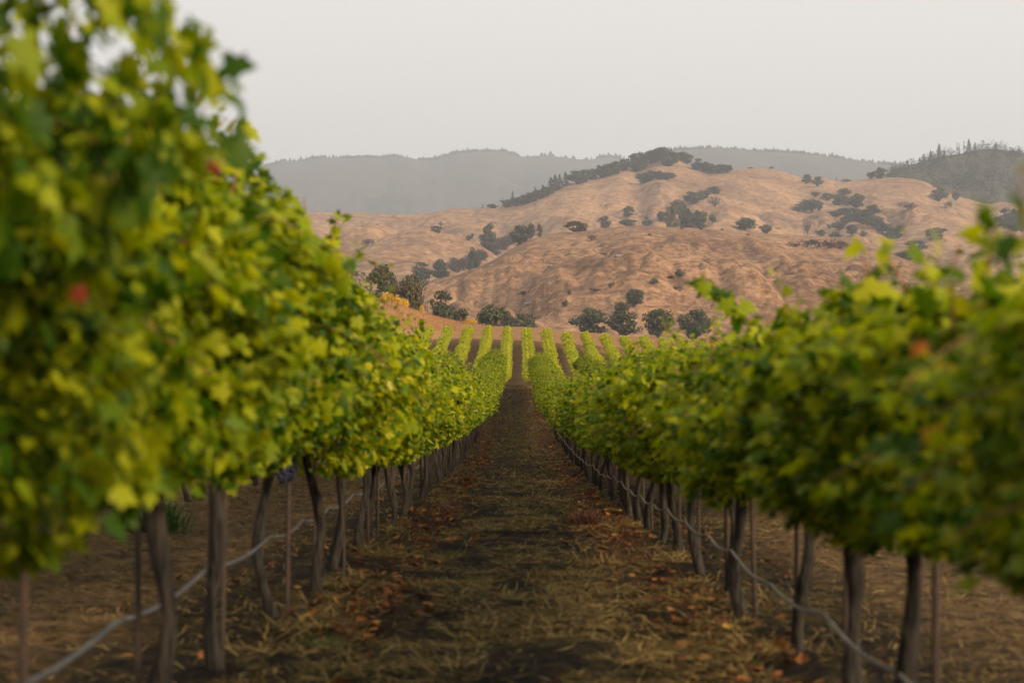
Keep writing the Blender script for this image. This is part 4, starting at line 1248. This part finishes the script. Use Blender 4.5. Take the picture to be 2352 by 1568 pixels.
def forest(name, hill, sx0, sx1, t0, t1, n, hmin, hmax, label, seed, kinds, edge=None):
    r = np.random.default_rng(seed)
    base = []
    for k in kinds:
        me = PROTO[k][0]['crown']; a = np.empty(len(me.vertices) * 3, np.float32); me.vertices.foreach_get('co', a)
        f = np.empty(len(me.loops), np.int32); me.loops.foreach_get('vertex_index', f)
        V = a.reshape(-1, 3); f = f.reshape(-1, 3)
        tri = np.arange(len(f) // 3) * 3                      # whole clumps of three faces
        keep = r.permutation(tri)[:90]
        f = np.concatenate([f[keep], f[keep + 1], f[keep + 2]])
        u, inv = np.unique(f, return_inverse=True)
        base.append((V[u] * [1, 1, 1], inv.reshape(-1, 3)))
    parts = []
    while len(parts) < n:
        sx = r.uniform(sx0, sx1); t = r.uniform(t0, t1)
        X, Y, Z = hill.z(np.array([sx]), np.array([t]))
        if edge and not edge(sx, t, CY - F * (Z[0] - CAM_H) / Y[0], r): continue
        V, f = base[r.integers(len(base))]
        h = r.uniform(hmin, hmax); a = r.uniform(0, 6.28); c, s = math.cos(a), math.sin(a)
        w = h * r.uniform(.8, 1.2)
        R = np.array([[c, -s, 0], [s, c, 0], [0, 0, 1]])
        parts.append(((V * 1.0) @ R.T * [w, w, h] + [X[0], Y[0], Z[0] - .12 * h], [f]))
    V, Fs = join(parts)
    tag(obj(name, mesh(name, V, Fs, M_CONIFER)), label, 'woodland', kind='stuff')
forest('hillside_forest', H_WOOD, 2030, 2600, .0, 1.0, 900, 9, 17, 'dark hazy woodland clothing the whole wooded hill', 3, ['round', 'oak', 'conifer'])

def ridge_wood(name, hill, sx0, sx1, n, hmin, hmax, label, seed, dens):
    r = np.random.default_rng(seed)
    parts = []
    while len(parts) < n:
        sx = r.uniform(sx0, sx1)
        if r.random() > dens(sx): continue
        t = r.uniform(.985, 1.01)
        X, Y, Z = hill.z(np.array([sx]), np.array([t]))
        h = r.uniform(hmin, hmax) * (1.6 if r.random() < .08 else 1); w = h * r.uniform(.2, .48)
        th = np.arange(5) * 1.2566 + r.uniform(0, 1.2)
        ring = np.column_stack([np.cos(th) * w, np.sin(th) * w, np.full(5, h * .12)])
        ring2 = ring * [.55, .55, 1] + [0, 0, h * .45]
        V = np.concatenate([ring, ring2, [[0, 0, h]]]) + [X[0], Y[0], Z[0] - .05 * h]
        j = np.arange(5); k = (j + 1) % 5
        parts.append((V, [np.column_stack([j, k, k + 5, j + 5]), np.column_stack([j + 5, k + 5, np.full(5, 10)])]))
    V, Fs = join(parts)
    tag(obj(name, mesh(name, V, Fs, M_CONIFER)), label, 'woodland', kind='stuff')
ridge_wood('ridge_forest', H_FAR, 520, 1470, 1500, 6, 15, 'tiny hazy trees fringing the long distant mountain range', 5, lambda s: float(np.clip(.35 + .8 * vnoise(s / 45.0, 3.3), .05, 1)))
ridge_wood('ridge_forest', H_FAR2, 1480, 2100, 700, 5, 12, 'tiny burnt looking trees fringing the distant mountain behind the golden peak', 6, lambda s: float(np.clip(.45 + .6 * vnoise(s / 30.0, 7.3), .1, 1)))

# --- gnarled oak on the knoll
def gnarled_oak():
    r = np.random.default_rng(77)
    x, y = (c2(1030, 1190)[0] - CX) / F * 345, 345
    e = bpy.data.objects.new('oak_tree', None); COL.objects.link(e)
    e.location = (x, y, float(ground_z(x, y)) - .2)
    tag(e, 'gnarled oak with twisting bare branches standing on top of the knoll', 'oak')
    k = .33 / F * 345
    def q(cx, cy, d=0): return np.array([(cx - 1030) * k, d, (1205 - cy) * k])
    br = [(q(1000, 1200), q(1010, 1110, .1), .28, .2), (q(1040, 1200, .2), q(1060, 1120, .1), .2, .14), (q(1010, 1110), q(1030, 1030, -.2), .2, .13), (q(1030, 1030), q(1075, 975, .2), .12, .06),
          (q(1060, 1120), q(1100, 1050, .3), .12, .07), (q(1010, 1110), q(945, 1080, .3), .14, .10), (q(945, 1080), q(925, 1030, .4), .09, .06), (q(925, 1030), q(960, 1045, .4), .06, .05), (q(945, 1080), q(885, 1110, .2), .07, .05),
          (q(1020, 1070), q(930, 1000, -.3), .11, .07), (q(930, 1000), q(870, 985, -.3), .07, .04), (q(930, 1000), q(900, 1050, -.2), .05, .03), (q(1060, 1120), q(1150, 1085, .4), .11, .07), (q(1150, 1085), q(1190, 1055, .5), .07, .05), (q(1190, 1055), q(1240, 1068, .6), .05, .02),
          (q(1150, 1085), q(1215, 1090, .3), .05, .02), (q(1030, 1030), q(1000, 985, .2), .08, .04), (q(1100, 1050), q(1130, 1000, .3), .07, .04), (q(1000, 1150), q(940, 1150, .5), .08, .04), (q(960, 1045), q(985, 1010, .4), .04, .03)]
    V, Fs = join([limb(r, a, b, ra, rb, .06, 8, 6) for a, b, ra, rb in br])
    obj('trunk', mesh('trunk', V, Fs, M_TREEBARK, True), e)
    cl = [(1060, 980, 42, 0), (1100, 970, 45, .6), (1040, 1010, 40, -.6), (1110, 1010, 48, .2), (1140, 1000, 35, 0), (1075, 955, 28, .3), (1120, 950, 26, -.2), (1065, 1040, 40, .4), (1100, 1045, 40, -.3), (1010, 1020, 28, .2),
          (860, 1000, 32, 0), (850, 1040, 34, .4), (838, 1075, 28, 0), (905, 990, 20, .3), (960, 995, 14, .2), (1090, 1085, 34, 0), (1050, 1140, 40, .8), (1085, 1160, 34, .5), (1010, 1165, 30, .9), (960, 1175, 26, .6), (1165, 1050, 14, .4), (1215, 1062, 9, .5), (925, 1120, 14, .4)]
    P, N, D = [], [], []
    for cx, cy, rad, d in cl:
        n = int(110 * (rad / 36) ** 2)
        v = r.normal(0, 1, (n, 3)); v /= np.linalg.norm(v, axis=1, keepdims=True)
        P.append(q(cx, cy, d) + v * rad * k * r.uniform(.35, 1.15, (n, 1)) ** .6 * [1, 1.2, .9]); N.append(v + r.normal(0, .5, (n, 3)) + [0, 0, .4]); D.append(r.normal(0, 1, (n, 3)))
    P, N, D = map(np.concatenate, (P, N, D))
    V, Fs = leaves(P, N, D, .32 * r.uniform(.6, 1.3, len(P)), CLUMP)
    obj('crown', mesh('crown', V, Fs, M_OAK), e)
gnarled_oak()

# --- posts of the old trellis on the knoll
def post(cx, top, base, lean, label, group, dist=None):
    sx, sy = c2(cx, base)
    # the spot on the knoll's face that shows at this height
    ys = np.linspace(268, 345, 300); X = (sx - CX) / F * ys
    p = CY - F * (ground_z(X, ys, False) - CAM_H) / ys
    k = int(np.argmax(p <= sy)) if (p <= sy).any() else int(np.argmin(p))
    x, y = X[k], ys[k]
    h = (base - top) * .33 / F * y
    V, Fs = tube([(0, 0, -.3), (lean * h * .5, 0, h * .5), (lean * h, 0, h)], [.055, .05, .045], 6)
    knob = tube([(lean * h * .86, -.06, h * .86), (lean * h * .86, .06, h * .86)], .03, 5)
    o = obj('trellis_post', mesh('trellis_post', *join([(V, Fs), knob]), M_POST), loc=(x, y, float(ground_z(x, y))))
    tag(o, label, 'post', group)
for cx, t, b, ln, lab in ((965, 1180, 1298, 0, 'tall straight post on the knoll nearest the tall vines'), (983, 1205, 1258, .12, 'short post beside the tall straight post on the knoll'),
                          (1056, 1240, 1322, .3, 'strongly leaning longer post in the orange knoll grass'), (1098, 1255, 1310, .22, 'leaning shorter post in the orange knoll grass'),
                          (1127, 1190, 1302, 0, 'upright post between leaning posts and yellow shrubs'), (1161, 1195, 1285, 0, 'upright post right below the yellow shrubs')):
    post(cx, t, b, ln, lab, 'old trellis posts on the knoll')
for cx, t, b in ((1010, 1165, 1215), (1030, 1170, 1215), (1078, 1185, 1235), (1092, 1180, 1260), (1200, 1225, 1270), (1290, 1262, 1300), (1408, 1270, 1318), (1447, 1285, 1330), (1490, 1305, 1340), (1520, 1325, 1360), (1562, 1345, 1380), (1608, 1360, 1392), (1640, 1368, 1400), (1652, 1372, 1402)):
    post(cx, t, b, 0, 'thin dark post in the line along the knoll edge', 'thin posts along the knoll edge')

# --- rocks
def rock(cx, cyb, w, label, seed):
    r = np.random.default_rng(seed)
    sx, sy = c3(cx, cyb)
    x, y, z = FR.at(sx, sy)
    W = w * .33 / F * y
    parts = []
    b, f = ico(2)
    for i in range(6):
        s = W * r.uniform(.10, .26)
        d = 1 + .3 * fbm(b[:, 0] * 2 + i * 3 + seed, b[:, 1] * 2 + b[:, 2] * 2, 3)
        parts.append((b * d[:, None] * s * [1.3, 1, .62] + [r.uniform(-.4, .4) * W, r.uniform(-.3, .3) * W, s * .12], [f]))
    o = obj('rock_outcrop', mesh('rock_outcrop', *join(parts), M_ROCK), loc=(x, y, z))
    tag(o, label, 'rocks')
rock(1030, 930, 70, 'grey rock outcrop on the middle of the golden hill face', 1)
rock(405, 1262, 75, 'grey rock outcrop low on the golden hill near the gully', 2)
rock(985, 1082, 45, 'small dark rocks at the centre of the golden hill face', 3)
rock(555, 1000, 50, 'small scattered rocks high beside the eroded gully', 4)

# --- cattle grazing under the golden hill's skyline
def cow_mesh():
    parts = []
    m = 12; t = np.linspace(0, 1, m)
    body = np.column_stack([-.85 + 1.6 * t, 0 * t, 1.0 + .05 * np.sin(t * 3) - .03 * t])
    R = np.interp(t, [0, .06, .25, .5, .75, .92, 1], [.10, .27, .36, .40, .37, .28, .16])
    parts.append(tube(body, R, 12))
    parts.append(tube([(.65, 0, 1.08), (.9, 0, .88), (1.08, 0, .55)], [.22, .17, .12], 9))              # neck, grazing
    parts.append(tube([(1.0, 0, .60), (1.12, 0, .38), (1.20, 0, .16), (1.22, 0, .08)], [.11, .14, .10, .075], 9))
    for s in (-1, 1):
        parts.append(tube([(1.02, .08 * s, .56), (.98, .22 * s, .60)], [.05, .015], 5))
        parts.append(tube([(.55, .2 * s, .95), (.56, .19 * s, .5), (.54, .19 * s, .42), (.55, .19 * s, 0)], [.14, .075, .06, .055], 8))
        parts.append(tube([(-.62, .2 * s, 1.0), (-.56, .2 * s, .62), (-.68, .2 * s, .42), (-.64, .2 * s, 0)], [.2, .11, .065, .055], 8))
    parts.append(tube([(-.84, 0, 1.15), (-.93, 0, .9), (-.92, 0, .5), (-.93, 0, .36)], [.035, .022, .018, .04], 6))
    return mesh('cow', *join(parts), M_COW, True)
ME_COW = cow_mesh()
for cx, cyb, rz, lab in ((1242, 790, .3, 'black cow grazing lowest and apart on the golden hill'), (1470, 743, 2.8, 'black cow grazing on the golden hill skyline, first of the skyline three'),
                         (1600, 747, .1, 'black cow grazing on the golden hill skyline, middle of the three'), (1748, 751, 3.0, 'black cow grazing on the golden hill skyline before the saddle'),
                         (1927, 786, .4, 'black cow grazing beneath the broad saddle oak')):
    x, y, z = FR.at(*c3(cx, cyb))
    o = obj('cow', ME_COW, loc=(x, y, z - .03), rot=(0, 0, rz))
    tag(o, lab, 'cow', 'black cattle on the golden hill')

# ------------------------------------------------------------------ haze
HAZE = True
if HAZE:
    m, n, l, o = new_mat('valley_haze')
    pv = n.new('ShaderNodeVolumePrincipled')
    pv.inputs['Color'].default_value = (.82, .875, .985, 1)
    pv.inputs['Density'].default_value = 1.45e-4
    pv.inputs['Anisotropy'].default_value = .2
    l.new(pv.outputs[0], o.inputs['Volume'])
    x0, x1, y0, y1, z0, z1 = -9800, 9800, -70, 9800, float(GZ.min()) - 1, 920
    V = [(x0, y0, z0), (x1, y0, z0), (x1, y1, z0), (x0, y1, z0), (x0, y0, z1), (x1, y0, z1), (x1, y1, z1), (x0, y1, z1)]
    Fc = [(0, 3, 2, 1), (4, 5, 6, 7), (0, 1, 5, 4), (1, 2, 6, 5), (2, 3, 7, 6), (3, 0, 4, 7)]
    tag(obj('haze', mesh('haze', V, np.array(Fc), m)), 'thin blue grey haze veiling the hills and mountains', 'haze', kind='stuff')
